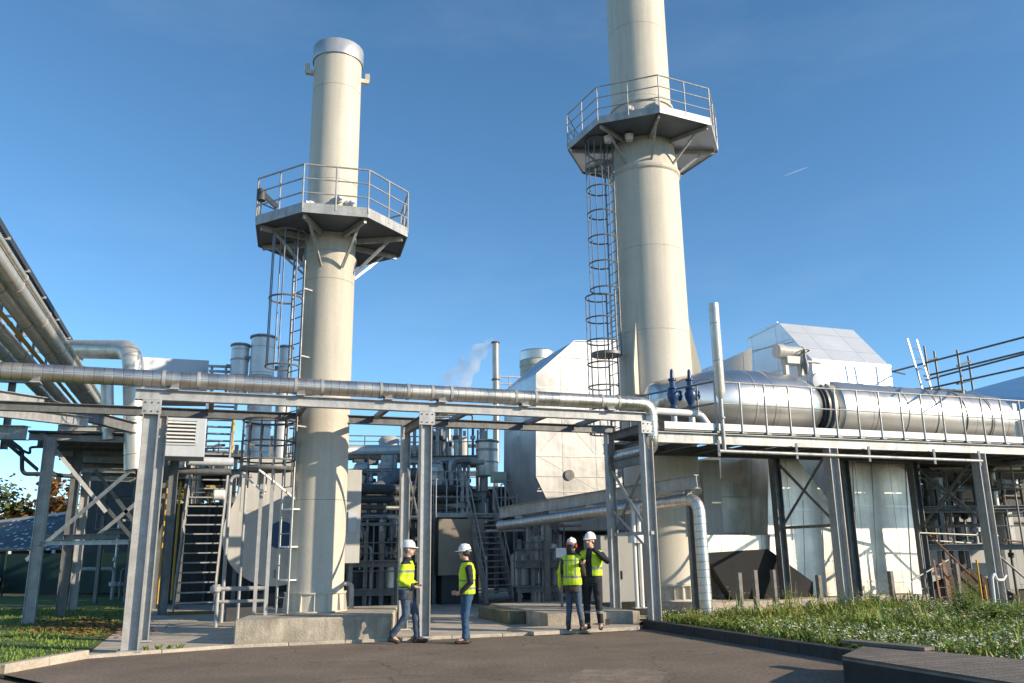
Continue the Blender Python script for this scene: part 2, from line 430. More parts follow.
# ---- planting bed vegetation: uncountable
GRASSM = mat('grass blades', (.17, .25, .035), .6, 0, .45, .9)
GRASSY = mat('yellow green blades', (.30, .31, .06), .6, 0, .4, .9)
FLOW = mat('white flower heads', (.78, .74, .60), .6, 0, .1, 5)
FLOWR = mat('orange flower heads', (.6, .14, .03), .6, 0, .2, 5)
def in_poly(p, poly):
    r_ = False; n = len(poly)
    for i in range(n):
        a, b = poly[i], poly[(i + 1) % n]
        if (a[1] > p[1]) != (b[1] > p[1]) and p[0] < (b[0] - a[0]) * (p[1] - a[1]) / (b[1] - a[1]) + a[0]: r_ = not r_
    return r_
def nz(x, y): return math.sin(x * 1.3 + math.sin(y * .9) * 2) * .5 + math.sin(y * 1.7 - x * .6) * .3 + math.sin(x * 3.1 + y * 2.3) * .2
def blade(mb, p, h, wd, rr, lean=.35):
    a = rr.random() * 6.283; d = Vector((math.cos(a), math.sin(a), 0)); sd_ = Vector((-d.y, d.x, 0)) * wd
    q = p + d * h * lean * rr.random() + Z * h * .6; t = q + d * h * lean * rr.random() * 1.4 + Z * h * (.4 - .2 * rr.random())
    k = len(mb.v); mb.v += [p - sd_, p + sd_, q + sd_ * .8, q - sd_ * .8, t]
    mb.face((k, k + 1, k + 2, k + 3)); mb.face((k + 3, k + 2, k + 4))
DRYM = mat('dry stems', (.26, .20, .10), .8, 0, .4, 3)
g1, g2, fl, gd = MB(), MB(), MB(), MB(); rr = random.Random(3)
bx0, bx1 = 2.5, 17.0
n = 0
bin_ = [K4 + V * .25 + U * .25, K4 + KD * 9.5 + U * .2, K4 + KD * 10.5 + U * 6, UV(19, -3), UV(19, .9), UV(10.2, .75)]
while n < 34000:
    p = Vector((rr.uniform(2.5, 18.5), rr.uniform(10.0, 23), .11))
    if not in_poly(p, bin_): continue
    n += 1
    q = nz(p.x * .9, p.y * .9); q2 = nz(p.x * .5 + 9, p.y * .6 + 4)
    h = .08 + .15 * rr.random() + max(0, q) * .15
    if q2 < -.25 and rr.random() < .7: h *= .5
    if q > .35 and rr.random() < .04: h += .35
    if rr.random() < .4:
        tgt = g1 if rr.random() < .5 + .3 * q2 else g2
        for k_ in range(5):
            c0 = p + Vector((rr.gauss(0, .05), rr.gauss(0, .05), h * rr.uniform(.25, 1.15))); a = rr.random() * 6.283
            d = Vector((math.cos(a), math.sin(a), rr.uniform(-.3, .7))) * rr.uniform(.018, .045); e = Vector((-math.sin(a), math.cos(a), rr.uniform(-.4, .4))) * d.length * .38
            tgt.poly([c0 - d, c0 + e, c0 + d, c0 - e])
        if rr.random() < .45: continue
    if rr.random() < .07:
        hh_ = h * rr.uniform(.9, 1.7); blade(gd, p, hh_, .004, rr, .9); continue
    blade(g1 if rr.random() < .62 + .3 * q2 else g2, p, h, .007 + .012 * rr.random(), rr)
    if nz(p.x * .8 + 3, p.y * .8 - 5) > -.05 and rr.random() < .24:
        t = p + Vector((rr.uniform(-.05, .05), rr.uniform(-.05, .05), h * (.9 + .4 * rr.random())))
        for k_ in range(3):
            cpt = t + Vector((rr.uniform(-.04, .04), rr.uniform(-.04, .04), rr.uniform(-.03, .03))); s_ = .006 + .007 * rr.random()
            a = rr.random() * 6.28; e1 = Vector((math.cos(a), math.sin(a), .2)) * s_; e2 = Vector((-math.sin(a), math.cos(a), .5)) * s_
            fl.poly([cpt - e1 - e2, cpt + e1 - e2, cpt + e1 + e2, cpt - e1 + e2])
tag(g1.build('green_grass', GRASSM, smooth=False, fix=False), 'dark green grass of the flowering bed under the walkway', 'grass', kind='stuff')
tag(gd.build('dry_grass', DRYM, smooth=False, fix=False), 'dry brown stems tangled through the flowering bed', 'grass', kind='stuff')
tag(g2.build('yellow_grass', GRASSY, smooth=False, fix=False), 'yellow green grass mixed through the flowering bed', 'grass', kind='stuff')
tag(fl.build('white_flowers', FLOW, smooth=False, fix=False), 'tiny white flowers spread over the green bed', 'flowers', kind='stuff')
LAWNM = mat('lawn blades', (.17, .25, .035), .6, 0, .4, .9)
g3 = MB(); rr = random.Random(5); n = 0
lp = [K0 + Vector((.05, .2, 0)), K1 + Vector((-.15, .2, 0)), G(98, 640, .05), G(140, 608, .05), Vector((-14, 27, 0)), Vector((-19, 27, 0)), Vector((-12, 12.6, 0))]
while n < 15000:
    p = Vector((rr.uniform(-19, -6), rr.uniform(12, 27), .045))
    if not in_poly(p, lp): continue
    n += 1
    if nz(p.x, p.y) > .45 and p.y > 16.5: continue
    blade(g3, p, .03 + .05 * rr.random(), .006 + .006 * rr.random(), rr, .6)
tag(g3.build('lawn_grass', LAWNM, smooth=False, fix=False), 'short sunlit lawn grass behind the pale kerb', 'grass', kind='stuff')
LEAFL = mat('fallen leaves', (.30, .12, .04), .8, 0, .4, 4)
g4 = MB()
for i in range(900):
    c_ = G(rr.gauss(85, 34), rr.gauss(627, 4.5), .055)
    if not (-16 < c_.x < -6.2): continue
    a = rr.random() * 6.28; e1 = Vector((math.cos(a), math.sin(a), rr.uniform(-.3, .3))) * .04; e2 = Vector((-math.sin(a), math.cos(a), rr.uniform(-.3, .3))) * .03
    c_ = c_ + Z * .03
    g4.poly([c_ - e1 - e2, c_ + e1 - e2, c_ + e1 + e2, c_ - e1 + e2])
tag(g4.build('fallen_leaves', LEAFL, smooth=False, fix=False), 'brown autumn leaves lying on the lawn by the left legs', 'leaves', kind='stuff')
# weeds along the kerb joint
def weed(name, label, c_, hh, nn, group=None, wide=.02):
    mb = MB(); q = random.Random(int(c_.x * 100))
    for i in range(nn): blade(mb, c_ + Vector((q.gauss(0, hh * .18), q.gauss(0, hh * .12), 0)), hh * q.uniform(.5, 1), wide, q, .7)
    return tag(mb.build(name, GRASSM, smooth=False, fix=False, loc=c_), label, 'plant', group)
for px in (147, 159, 170, 180): weed('kerb_weed', 'small weed growing from the kerb joint right of the leftmost front column', G(px, 650 - (px - 147) * .03, .04), .11, 14, 'weeds in the kerb joint')
def leafy(name, label, c_, hh, sp, stems, seed, m_, ls=.05):
    q = random.Random(seed); mb = MB()
    for k in range(stems):
        a = q.random() * 6.283; b0 = c_ + Vector((q.gauss(0, sp * .3), q.gauss(0, sp * .3), 0)); tip = b0 + Vector((math.cos(a) * sp * q.random(), math.sin(a) * sp * q.random(), hh * q.uniform(.5, 1)))
        mb.tube([b0, b0.lerp(tip, .5) + Z * .03, tip], [.006, .005, .002], 5)
        for i in range(16):
            f = q.uniform(.15, 1); p = b0.lerp(tip, f); a = q.random() * 6.283; d = Vector((math.cos(a), math.sin(a), q.uniform(-.1, .6))).normalized() * ls * q.uniform(.6, 1.3) * (1.25 - .6 * f); e = d.cross(Z).normalized() * d.length * .28
            mb.poly([p, p + d * .5 + e, p + d, p + d * .5 - e])
    return tag(mb.build(name, m_, smooth=False, fix=False, loc=c_), label, 'plant')
def bp(px, Y): q = P(px, 600, Y); return Vector((q.x, q.y, .11))
leafy('tall_weed', 'tall leafy weed at the rear edge of the bed before the bright wall', bp(790, 18.6), .8, .25, 14, 1, GRASSY, .07)
leafy('bushy_weed', 'bushy feathery green weed in front of the far right leg', bp(968, 18.6), .85, .38, 46, 2, GRASSM, .09)
leafy('broad_weed', 'broad leaved dark weed at the right end of the bed', bp(992, 16.2), .5, .4, 46, 3, GRASSM, .12)
leafy('low_weed', 'low leafy weed at the left end of the bed beside the bent pipe', bp(690, 17.6), .38, .35, 34, 4, GRASSY, .06)
leafy('low_weed', 'low leafy weed in the middle of the bed before the second casing wall', bp(868, 17.6), .4, .4, 34, 5, GRASSY, .06)
# deck cover, lower right
h0 = .33
s1, s2, s3 = G(842, 656, h0), G(866, 645, h0), G(1024, 660, h0)
s1.z = s2.z = s3.z = 0
s4 = s3 + (s3 - s2) * .6; e1 = KD * 4.0
low = [s1, s2 - KD * .0, s2 + (s4 - s2), s4 + e1, s1 + e1]
pcl = thing('timber_cover', 'low weathered timber deck cover with a dark side at the lower right', 'deck', s1)
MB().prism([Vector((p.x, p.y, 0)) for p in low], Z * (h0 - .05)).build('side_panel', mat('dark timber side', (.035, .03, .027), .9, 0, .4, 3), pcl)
nrm = (s4 - s2); nrm.z = 0; nrm.normalize()
MB().prism([Vector((p.x, p.y, h0 - .048)) for p in low], Z * .05).build('plank_top', WOODW, pcl)
MB().bar(Vector((s2.x, s2.y, h0 + .028)) - nrm * .3, Vector((s2.x, s2.y, h0 + .028)) + nrm * .9, .22, .04, Z).build('loose_plank', WOODW, pcl)
# wooden posts in the bed
wp = None
for (px, py, hh, lab) in ((741, 575, .9, 'short grey timber post left of the near black hopper plate'), (757, 572, .95, 'dark timber post leaning beside the hopper plate'), (776, 578, .95, 'grey timber post in front of the left rear walkway leg'), (821, 582, .8, 'grey timber post before the bright aluminium wall'),
                     (894, 580, .85, 'grey timber post before the darker right end of the aluminium wall'), (961, 574, 1.0, 'grey timber post in front of the scaffold frames')):
    base = PL(px, 606, .9); base.z = .15
    o = MB().bar(base, base + Z * hh, .12, .1, U).build('timber_post', WOODP, bevel=.01, loc=base)
    tag(o, lab, 'post', 'timber posts along the bed')
# ================================================================= pipe bridge
def upv(s_, v_, z): return UV(s_, v_, z)
def sof(px, py, off=0): 
    q = PL(px, py, off) - A0; return q.dot(U)
S1, S2, S3, S5, S6 = 0.0, sof(423, 632), sof(655, 620), sof(847, 612), sof(1000, 606)
BO = 1.8
bridge = thing('pipe_bridge', 'grey galvanised steel pipe bridge crossing the yard behind the four workers', 'pipe bridge', UV(S2, 0, 0))
def column(parent, s_, v_, z0, z1, w_=.2, mt=GALV):
    c_ = MB().hbeam(UV(s_, v_, z0), UV(s_, v_, z1), w_, w_, .016, U).build('column', mt, parent)
    MB().box(UV(s_, v_, z0), w_ + .12, w_ + .12, .03).build('base_plate', mt, c_)
    return c_
HB = 4.55
for s_ in (S1, S2, S3):
    column(bridge, s_, 0, .04 if s_ != S3 else .12, HB - .2, .27 if s_ == S1 else .22)
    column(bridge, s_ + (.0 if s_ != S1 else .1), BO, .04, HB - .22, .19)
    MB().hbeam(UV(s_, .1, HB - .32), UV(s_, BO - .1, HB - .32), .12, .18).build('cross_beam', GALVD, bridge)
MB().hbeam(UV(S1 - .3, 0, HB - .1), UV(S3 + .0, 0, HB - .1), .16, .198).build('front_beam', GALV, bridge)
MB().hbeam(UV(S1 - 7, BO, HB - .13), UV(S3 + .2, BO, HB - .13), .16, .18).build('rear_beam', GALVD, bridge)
for s_ in (1.0, 2.75, 4.4, 6.1, 7.9, 9.2):
    MB().bar(UV(s_, .09, HB - .07), UV(s_, BO - .09, HB - .07), .1, .1).build('cross_beam', GALVD, bridge)
def joint(parent, s_, v_, z, mt=GALV, w_=.26):
    g = MB().bar(UV(s_ - .16, v_ - .125, z), UV(s_ + .16, v_ - .125, z), .014, w_).build('gusset_plate', mt, parent)
    b = MB()
    for i in (-.11, 0, .11):
        for j in (-.08, .08): b.lathe(UV(s_ + i, v_ - .134, z + j), [(0, .014), (.014, .014)], -V, 6)
    b.build('bolt_row', DARK, g)
for s_ in (S1, S2, S3):
    joint(bridge, s_, 0, HB - .34)
def brace(parent, a, b, w_=.075, mt=GALV): return MB().bar(a, b, .012, w_).build('brace', mt, parent)
brace(bridge, UV(S2, .1, 4.1), UV(S2, BO - .1, 1.55), mt=GALVD)
brace(bridge, UV(S2 + .02, BO - .1, 3.4), UV(S2 + .02, .1, 1.8))
MB().bar(UV(S2, .1, 1.6), UV(S2, BO - .1, 1.6), .08, .08).build('strut', GALV, bridge)
MB().hbeam(UV(S3, .1, 3.55), UV(S3, BO - .1, 3.55), .12, .2).build('cross_beam', GALVD, bridge)
brace(bridge, UV(S3 + .02, .1, 3.45), UV(S3 + .02, BO - .1, 2.0), .09, GALVD)
brace(bridge, UV(S3 - .02, .1, 2.0), UV(S3 - .02, BO - .1, 3.45), .09)
brace(bridge, UV(S3 - .02, .1, 1.6), UV(S3 - .02, BO - .1, 2.5), .07)
MB().bar(UV(S3, -.1, 1.95), UV(S3, BO - .1, 1.95), .07, .07).build('strut', GALV, bridge)
for i, s_ in enumerate((-1.9, .35, 2.6, 4.3, 5.4, 7.2, 9.2)):
    mb = MB().bar(UV(s_, -.16, HB + .012), UV(s_, .16, HB + .012), .16, .025, Z)
    mb.bar(UV(s_, -.1, HB + .02), UV(s_, -.1, HB + .12), .14, .01); mb.bar(UV(s_, .1, HB + .02), UV(s_, .1, HB + .12), .14, .01)
    mb.build('saddle', GALV, bridge)
# main clad pipe lying on it
pz = HB + .20; pr = .155
path = bend([UV(-9, 0, pz), UV(S3 + .16, 0, pz), UV(S3 + .16, .02, 3.75), UV(S3 + .16, 1.7, 3.75)], .30, 8)
mp = tag(MB().tube(path, pr, 20).build('insulated_pipe', PIPE, loc=UV(S2, 0, pz)), 'long silver ribbed insulated pipe lying along the front beam of the bridge', 'pipe')
for s_ in (-3.6, -2.9, .15, .75, 2.5, 3.0, 4.15, 4.7, 5.2, 5.6, 7.0, 7.45, 9.0, 9.4):
    b = MB().lathe(UV(s_ - .03, 0, pz), [(0, pr + .001), (.002, pr + .012), (.058, pr + .012), (.06, pr + .001)], U, 20, False).build('clamp_band', GALV, mp)
# ================================================================= chimneys
def octa(c_, R_, a0, z): return [Vector((c_.x + R_ * math.cos(R(a0 + 45 * k)), c_.y + R_ * math.sin(R(a0 + 45 * k)), z)) for k in range(8)]
def chimney_platform(t, c_, z, R_, a0, rs, railh, mt=GALV, skip=None, light=None):
    ov = octa(c_, R_, a0, z)
    inn = [c_ * 1 for _ in range(8)]
    iv = octa(c_, rs + .03, a0, z)
    mb = MB()
    for k in range(8):
        j = (k + 1) % 8
        if light and k in light: continue
        mb.prism([iv[k] - Z * .05, ov[k] - Z * .05, ov[j] - Z * .05, iv[j] - Z * .05], Z * .04)
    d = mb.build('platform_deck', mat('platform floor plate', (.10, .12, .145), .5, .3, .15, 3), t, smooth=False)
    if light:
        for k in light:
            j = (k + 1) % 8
            MB().prism([iv[k] - Z * .05, ov[k] - Z * .05, ov[j] - Z * .05, iv[j] - Z * .05], Z * .04).build('painted_light_plate', mat('painted light plate', (.55, .58, .62), .35, .8, .1, 3), d)  # paler colour paints in the light seen on these underside panels
    mb = MB()
    for k in range(8):
        j = (k + 1) % 8
        mb.bar(ov[k] + Z * .02, ov[j] + Z * .02, .012, .22, Z, ext=.004)
    mb.build('edge_plate', mt, d)
    mb = MB()
    for k in range(8):
        a = R(a0 + 45 * k); dd = Vector((math.cos(a), math.sin(a), 0))
        p0 = Vector((c_.x, c_.y, z - .12)) + dd * (rs + .02); p1 = Vector((c_.x, c_.y, z - .12)) + dd * (R_ - .12)
        MB().bar(p0, p1, .06, .12).build('floor_joist', mt, d)
        MB().bar(p0 - Z * .75, p0 + dd * (R_ - rs) * .62 - Z * .04, .055, .055).build('strut', mt, d)
    railing(t, ov, railh, (railh * .36, railh * .68), .75, .02, mt, closed=True)
    return d
def cage_ladder(t, top, base, side, out, w_=.44, z0=None, cage_z=(2.2, 0), rc=.36, mt=GALV, hoop=.95, bars=5, top_extra=.0):
    """ladder from base to top with hoops bulging towards out"""
    l_ = ladder_mb(base, top, w_, side).build('ladder', mt, t)
    zz = cage_z[0]
    zs = []
    while zz <= cage_z[1] + .01: zs.append(zz); zz += hoop
    side = Vector(side).normalized(); out = Vector(out).normalized()
    def arc(z, q):
        b = Vector((base.x, base.y, z)); a = math.pi * (-.62 + 1.24 * q)
        return b + out * (rc * .75 + rc * math.cos(a)) + side * rc * math.sin(a)
    for z in zs:
        b = Vector((base.x, base.y, z))
        pts = [b - side * w_ / 2] + [arc(z, q / 14) for q in range(15)] + [b + side * w_ / 2]
        MB().tube(pts, .022, 6).build('cage_hoop', mt, l_)
    for i in range(bars):
        q = (i + .5) / bars
        MB().bar(arc(zs[0], q), arc(zs[-1], q), .04, .008, out).build('cage_bar', mt, l_)
    return l_
# --- chimney 1
c1 = Vector((-4.13, 18.0, 0)); z1 = .46; r1 = .57
ch1 = thing('chimney', 'cream steel chimney with silver rim standing on the concrete plinth', 'chimney', c1 + Z * z1)
prof = [(0, r1 + .09), (.03, r1 + .09), (.03, r1 + .02), (.36, r1 + .02), (.36, r1 + .06), (.39, r1 + .06), (.39, r1), (7.55, r1), (7.6, r1 + .03), (7.66, r1 + .03), (7.7, r1 - .005), (12.75, r1 - .005)]
MB().lathe(c1 + Z * z1, prof, Z, 56).build('shaft', CREAM, ch1)
for k in range(14):
    a = 2 * math.pi * k / 14; dd = Vector((math.cos(a), math.sin(a), 0))
    p = c1 + Z * z1 + dd * (r1 + .02)
    MB().prism([p + Z * .03, p + dd * .07 + Z * .03, p + dd * .035 + Z * .35, p + Z * .35], dd.cross(Z) * .02).build('gusset', CREAM, ch1)
MB().lathe(c1 + Z * (z1 + 12.62), [(0, r1 + .0), (0, r1 + .03), (.04, r1 + .035), (.36, r1 + .035), (.38, r1 + .02), (.38, r1 - .06), (.1, r1 - .06)], Z, 48, False).build('rim', CLAD, ch1)
for a in (200, 20):
    dd = Vector((math.cos(R(a)), math.sin(R(a)), 0)); p = c1 + Z * (z1 + 12.3) + dd * (r1 - .02)
    MB().bar(p, p + dd * .2, .1, .1).bar(p + dd * .17, p + dd * .17 + Z * .22, .1, .05).build('lifting_lug', CREAM, ch1)
ZP1 = 8.62
chimney_platform(ch1, c1 + Vector((.03, 0, 0)), ZP1, 1.78, -98, r1, 1.0)
for (a, z) in ((-128, 9.25), (-62, 9.35), (-40, 9.3)):
    dd = Vector((math.cos(R(a)), math.sin(R(a)), 0)); p = c1 + Z * z + dd * r1
    MB().lathe(p, [(0, .09), (.1, .09), (.12, .06), (.2, .055)], dd, 14).build('measuring_port', WHITE, ch1)
pa = octa(c1, 1.72, -98, ZP1 + .62)
MB().bar(pa[7].lerp(pa[6], .0) + Vector((0, .0, .12)), c1 + Vector((-1.0, -.9, ZP1 + .40)), .08, .1).build('hoist_arm', DARK, ch1)
MB().lathe(pa[7] + Vector((.05, 0, -.12)), [(0, .1), (.25, .1)], Z, 12).build('hoist_motor', DARK, ch1)
lo = Vector((-.70, -.71, 0)).normalized(); ls = lo.cross(Z)
lb = c1 + lo * (r1 + .2)
cage_ladder(ch1, lb + Z * (ZP1 + .3), lb + Z * 3.35, ls, lo, cage_z=(5.45, 8.45), hoop=1.5, mt=GALVD)
for z in (4.2, 5.7, 7.2):
    for sg in (-.22, .22): MB().bar(lb + ls * sg + Z * z, c1 + ls * sg * .8 + lo * (r1 - .05) + Z * z, .05, .03).build('ladder_bracket', GALV, ch1)
# landing under the first ladder
lc = c1 + Vector((-.80, -.60, 0)) * (r1 + .62)
lt = thing('ladder_landing', 'round caged ladder landing on two posts left of the nearer chimney', 'ladder landing', Vector((lc.x, lc.y, z1)))
MB().lathe(Vector((lc.x, lc.y, 3.3)), [(0, .50), (.06, .50)], Z, 28).build('floor', GALVD, lt)
circ = [Vector((lc.x + .52 * math.cos(R(k * 15)), lc.y + .52 * math.sin(R(k * 15)), 0)) for k in range(24)]
for z, r_ in ((3.3, .035), (3.48, .02), (4.3, .025), (3.85, .02)): MB().tube([p + Z * z for p in circ], r_, 6, closed=True).build('ring_rail', GALVD, lt)
for k in range(0, 24, 2): MB().bar(circ[k] + Z * 2.95, circ[k] + Z * 4.3, .03, .012).build('cage_bar', GALVD, lt)
for k in (2, 7, 13, 18): MB().bar(circ[k] + Z * 3.25, c1 * 1 + lo * (r1) + Z * 2.7 if k in (2, 18) else Vector((lc.x, lc.y, 2.8)), .03, .04).build('strut', WHITE, lt)
for sg in (-.24, .2):
    p = lc + ls * sg - lo * .02
    MB().bar(Vector((p.x, p.y, .1)), Vector((p.x, p.y, 3.3)), .07 if sg < 0 else .05, .07, U).build('post', GALV, lt)
ladder_mb(Vector((lb.x, lb.y, .45)), Vector((lb.x, lb.y, 4.2)), .42, ls).build('ladder', GALV, lt)
for z in (1.1, 1.75, 2.5): MB().bar(lb + Z * z, c1 + lo * (r1 - .03) + Z * z, .3, .03).build('wall_bracket', WHITE, lt)
# plinth under it
q0, q1 = G(233, 644, .04), G(391, 639, .04); dq = (q1 - q0).normalized(); nq = Vector((-dq.y, dq.x, 0))
pl = MB().prism([Vector((p.x, p.y, 0)) for p in (q0, q1, q1 + nq * 3.2 + dq * .3, q0 + nq * 3.2 + dq * .3)], Z * .455).build('concrete_plinth', CONCD, bevel=.03, loc=q0)
tag(pl, 'weathered concrete plinth under the nearer cream chimney', 'plinth')
# --- chimney 2
c2 = Vector((3.97, 22.7, 0)); z2 = .33
ch2 = thing('chimney', 'taller cream steel chimney cut off by the top edge, behind the walkway', 'chimney', c2 + Z * z2)
ra, rb = .98, .885
prof = [(0, .98), (.05, .98), (.05, .9), (2.6, .9), (2.7, ra + .06), (2.8, ra + .06), (3.0, ra + .02), (11.75, ra), (11.8, ra + .045), (11.9, ra + .045), (11.95, ra), (12.5, ra - .05), (12.6, rb + .02), (13.9, rb + .02), (13.92, rb + .07), (14.0, rb + .07), (14.02, rb), (21.5, rb), (26, rb - .02)]
MB().lathe(c2 + Z * z2, prof, Z, 64).build('shaft', CREAM, ch2)
MB().lathe(c2 + Z * (z2 + .37), [(0, .92), (0, 1.0), (.05, 1.0), (.05, .92)], Z, 56, False).build('base_ring', CREAM, ch2)
for k in range(28):
    a = 2 * math.pi * k / 28; dd = Vector((math.cos(a), math.sin(a), 0)); p = c2 + Z * z2 + dd * .89
    MB().bar(p + dd * .05 + Z * .05, p + dd * .05 + Z * .37, .11, .02, dd.cross(Z)).build('bolt_chair', CREAM, ch2)
for k in range(3):
    a = R(-6 + 120 * k); dd = Vector((math.cos(a), math.sin(a), 0)); p = c2 + dd * (ra - .02)
    MB().prism([p + Z * 7.75, p + dd * .04 + Z * 7.75, p + dd * .3 + Z * 6.3, p + dd * .3 + Z * 4.6, p + Z * 4.6], dd.cross(Z) * .05).build('fin', CREAM, ch2)
ZP2 = 13.17
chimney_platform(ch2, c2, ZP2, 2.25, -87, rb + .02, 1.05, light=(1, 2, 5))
for (a, z) in ((-120, 14.0), (-75, 14.05)):
    dd = Vector((math.cos(R(a)), math.sin(R(a)), 0)); p = c2 + Z * z + dd * rb
    MB().lathe(p, [(0, .12), (.1, .12), (.12, .08), (.25, .07)], dd, 14).build('measuring_port', OFFW, ch2)
for (a, rr_) in ((-140, 1.5), (-118, 1.2)):
    dd = Vector((math.cos(R(a)), math.sin(R(a)), 0)); p = c2 + Z * (ZP2 - .3) + dd * rr_
    MB().lathe(p, [(0, .1), (.18, .13), (.2, .02)], Z, 12).build('lamp', WHITE, ch2)
lo2 = Vector((-.93, -.37, 0)).normalized(); ls2 = lo2.cross(Z); lb2 = c2 + lo2 * (ra + .2)
cage_ladder(ch2, lb2 + Z * (ZP2 + .2), lb2 + Z * 6.7, ls2, lo2, w_=.5, cage_z=(8.6, 13.2), rc=.4, mt=GALVD, hoop=.75, bars=8)
lbb = lb2 + lo2 * .1 + ls2 * .05
cage_ladder(ch2, lbb + Z * 8.6, lbb + Z * 1.5, ls2, lo2, w_=.5, cage_z=(4.6, 8.4), rc=.42, mt=GALVD, hoop=.63, bars=8)
MB().lathe(lb2 + lo2 * .32 + Z * 6.72, [(0, .42), (.08, .42)], Z, 24).build('rest_platform', GALVD, ch2)
pl2 = MB().lathe(c2 + Z * .0, [(0, 1.35), (.33, 1.35)], Z, 6).build('concrete_plinth', CONCD, bevel=.03, loc=c2)
tag(pl2, 'low concrete plinth under the taller cream chimney', 'plinth')
# ================================================================= left pipe rack overhead
def gz(px, py, z): return G(px, py, z)
def along(p, Y): return p + V * ((Y - p.y) / V.y)
rk = thing('rack_trestle', 'grey steel trestle of the overhead pipe rack left of the bridge, on the lawn', 'pipe rack', G(28, 625))
L1 = G(28, 625, .03)
def leg(p, z, w_=.22, mt=GALV):
    p = Vector((p.x, p.y, 0)); MB().hbeam(p + Z * .03, p + Z * z, w_, w_ + .04, .018, U).build('leg', mt, rk)
leg(L1, 4.55, .22); leg(L1 + V * 2.4 + U * .35, 4.5, .2, GALVD); leg(G(72, 611, .03), 4.4, .2); leg(L1 + U * 2.9 + V * 2.0, 4.4, .2, GALVD); leg(L1 + U * 2.6 + V * 5.0, 4.4, .22, GALVD)
for k in range(9):
    q = L1 + V * (.6 + k * 1.25) - U * .6; MB().hbeam(Vector((q.x, q.y, 4.62)), Vector((q.x, q.y, 4.62)) + U * 2.7, .12, .16).build('floor_beam', GALV if k % 3 == 0 else GALVD, rk)
q = L1 - U * .6 + V * .4; q.z = 4.72
MB().prism([q, q + U * 2.7, q + U * 2.7 + V * 11.5, q + V * 11.5], Z * .05).build('shade_floor', DARK, rk)  # dark deck added to blacken the rack underside and shade the ground below
def rb_(a, b, w_=.14, h=.2, mt=GALV, nm='beam'): return MB().hbeam(a, b, w_, h).build(nm, mt, rk)
rb_(P(-25, 408, 16), P(88, 422, 20.2), .2, .24); rb_(P(-30, 393, 17.5), P(44, 404, 19.5), .2, .3); rb_(P(48, 406, 19.4), P(146, 431, 22.4), .2, .28, GALVD)
rb_(P(-30, 432, 20.5), P(27, 433, 20.5), .3, .34)
rb_(P(58, 428, 21.6), P(126, 429, 22.2), .18, .16); rb_(P(66, 435, 22.6), P(140, 436, 23), .18, .16); rb_(P(64, 448, 23.5), P(137, 450, 23.8), .2, .16, GALVD); rb_(P(74, 459, 24.5), P(133, 461, 24.6), .18, .16); rb_(P(76, 470, 25.5), P(135, 471, 25.6), .18, .14); rb_(P(80, 478, 27), P(135, 480, 27), .18, .14)
rb_(P(32, 543.5, 21.4), P(128, 542, 18.6), .1, .1); rb_(P(33, 538, 23.6), P(120, 536, 23), .12, .14, GALVD)
for (a, b, m_) in (((45, 437, 21.7), (106, 512, 22.5), GALV), ((152, 452, 22.0), (26, 560, 22.4), GALV), ((95, 470, 24), (140, 530, 24), GALVD), ((140, 500, 24), (92, 540, 24), GALV), ((100, 500, 25), (138, 545, 25), GALVD), ((40, 432, 21.5), (58, 446, 21.5), GALV), ((0, 437, 21), (38, 470, 23), GALVD)):
    MB().bar(P(*a), P(*b), .02, .1).build('brace', m_, rk)
for k in range(14):
    MB().tube([P(8 + k * 9, 400 + k * 3, 20 + k * .25), P(22 + k * 9, 396 + k * 3, 22.4 + k * .25)], .04, 6).build('conduit', GALVD if k % 2 else GALV, rk)
MB().tube(bend([P(-20, 418, 22), P(22, 450, 22), P(22, 474, 22), P(44, 474, 22), P(80, 477, 22.5)], .2), .055, 8).build('conduit', DARK, rk)
MB().tube(bend([P(5, 440, 22), P(30, 455, 22), P(30, 447, 23), P(45, 447, 23)], .2), .035, 8).build('conduit', DARK, rk)
def rackpipe(name, label, px, py, z, r, mt, y0=6., y1=29., drop=None):
    p = gz(px, py, z); a = along(p, y0); b = along(p, y1)
    pts = [a, b] + ([b - Z * drop] if drop else [])
    o = tag(MB().tube(bend(pts, r * 2.5), r, 16).build(name, mt, loc=b), label, 'pipe')
    for k in range(9):
        q = a.lerp(b, (k + .6) / 9.2)
        MB().lathe(q, [(0, r + .001), (.002, r + .01), (.05, r + .01), (.052, r + .001)], V, 16, False).build('clamp_band', GALV, o)
    return o
rackpipe('thin_pipe', 'thin bright silver pipe of the overhead rack, nearest the cable tray', 5, 247, 6.75, .06, PIPEL)
rackpipe('lagged_pipe', 'upper thick lagged pipe of the overhead rack beside the thin silver pipe', 1, 263, 6.6, .135, PIPEL)
rackpipe('lagged_pipe', 'thick lagged pipe of the overhead rack just above the yellow pipe', 0, 288, 6.6, .155, PIPEL)
rackpipe('gas_pipe', 'thin yellow gas pipe of the overhead rack', 0, 312, 6.55, .05, YEL)
rackpipe('lagged_pipe', 'thick lagged pipe of the overhead rack just below the yellow pipe', 0, 331, 6.5, .155, PIPEL)
rackpipe('lagged_pipe', 'lowest thick lagged pipe of the overhead rack at the left edge', 0, 351, 6.5, .15, PIPEL)
ctr = thing('cable_tray', 'dark overhead cable tray along the outer edge of the pipe rack, against the sky', 'cable tray', along(gz(0, 226, 8.1), 22))
p0 = gz(0, 222, 8.1); pa_, pb_ = along(p0, 7), along(p0, 27.5)
mb = MB()
mb.bar(pa_, pb_, .03, .14); mb.bar(pa_ - U * .55, pb_ - U * .55, .03, .14)
mb.build('side_rail', DARK, ctr)
mb = MB(); n = 150
for k in range(n):
    q = pa_.lerp(pb_, (k + .5) / n); mb.bar(q - Z * .03, q - U * .55 - Z * .03, .05, .03)
mb.build('rung_floor', DARK, ctr)
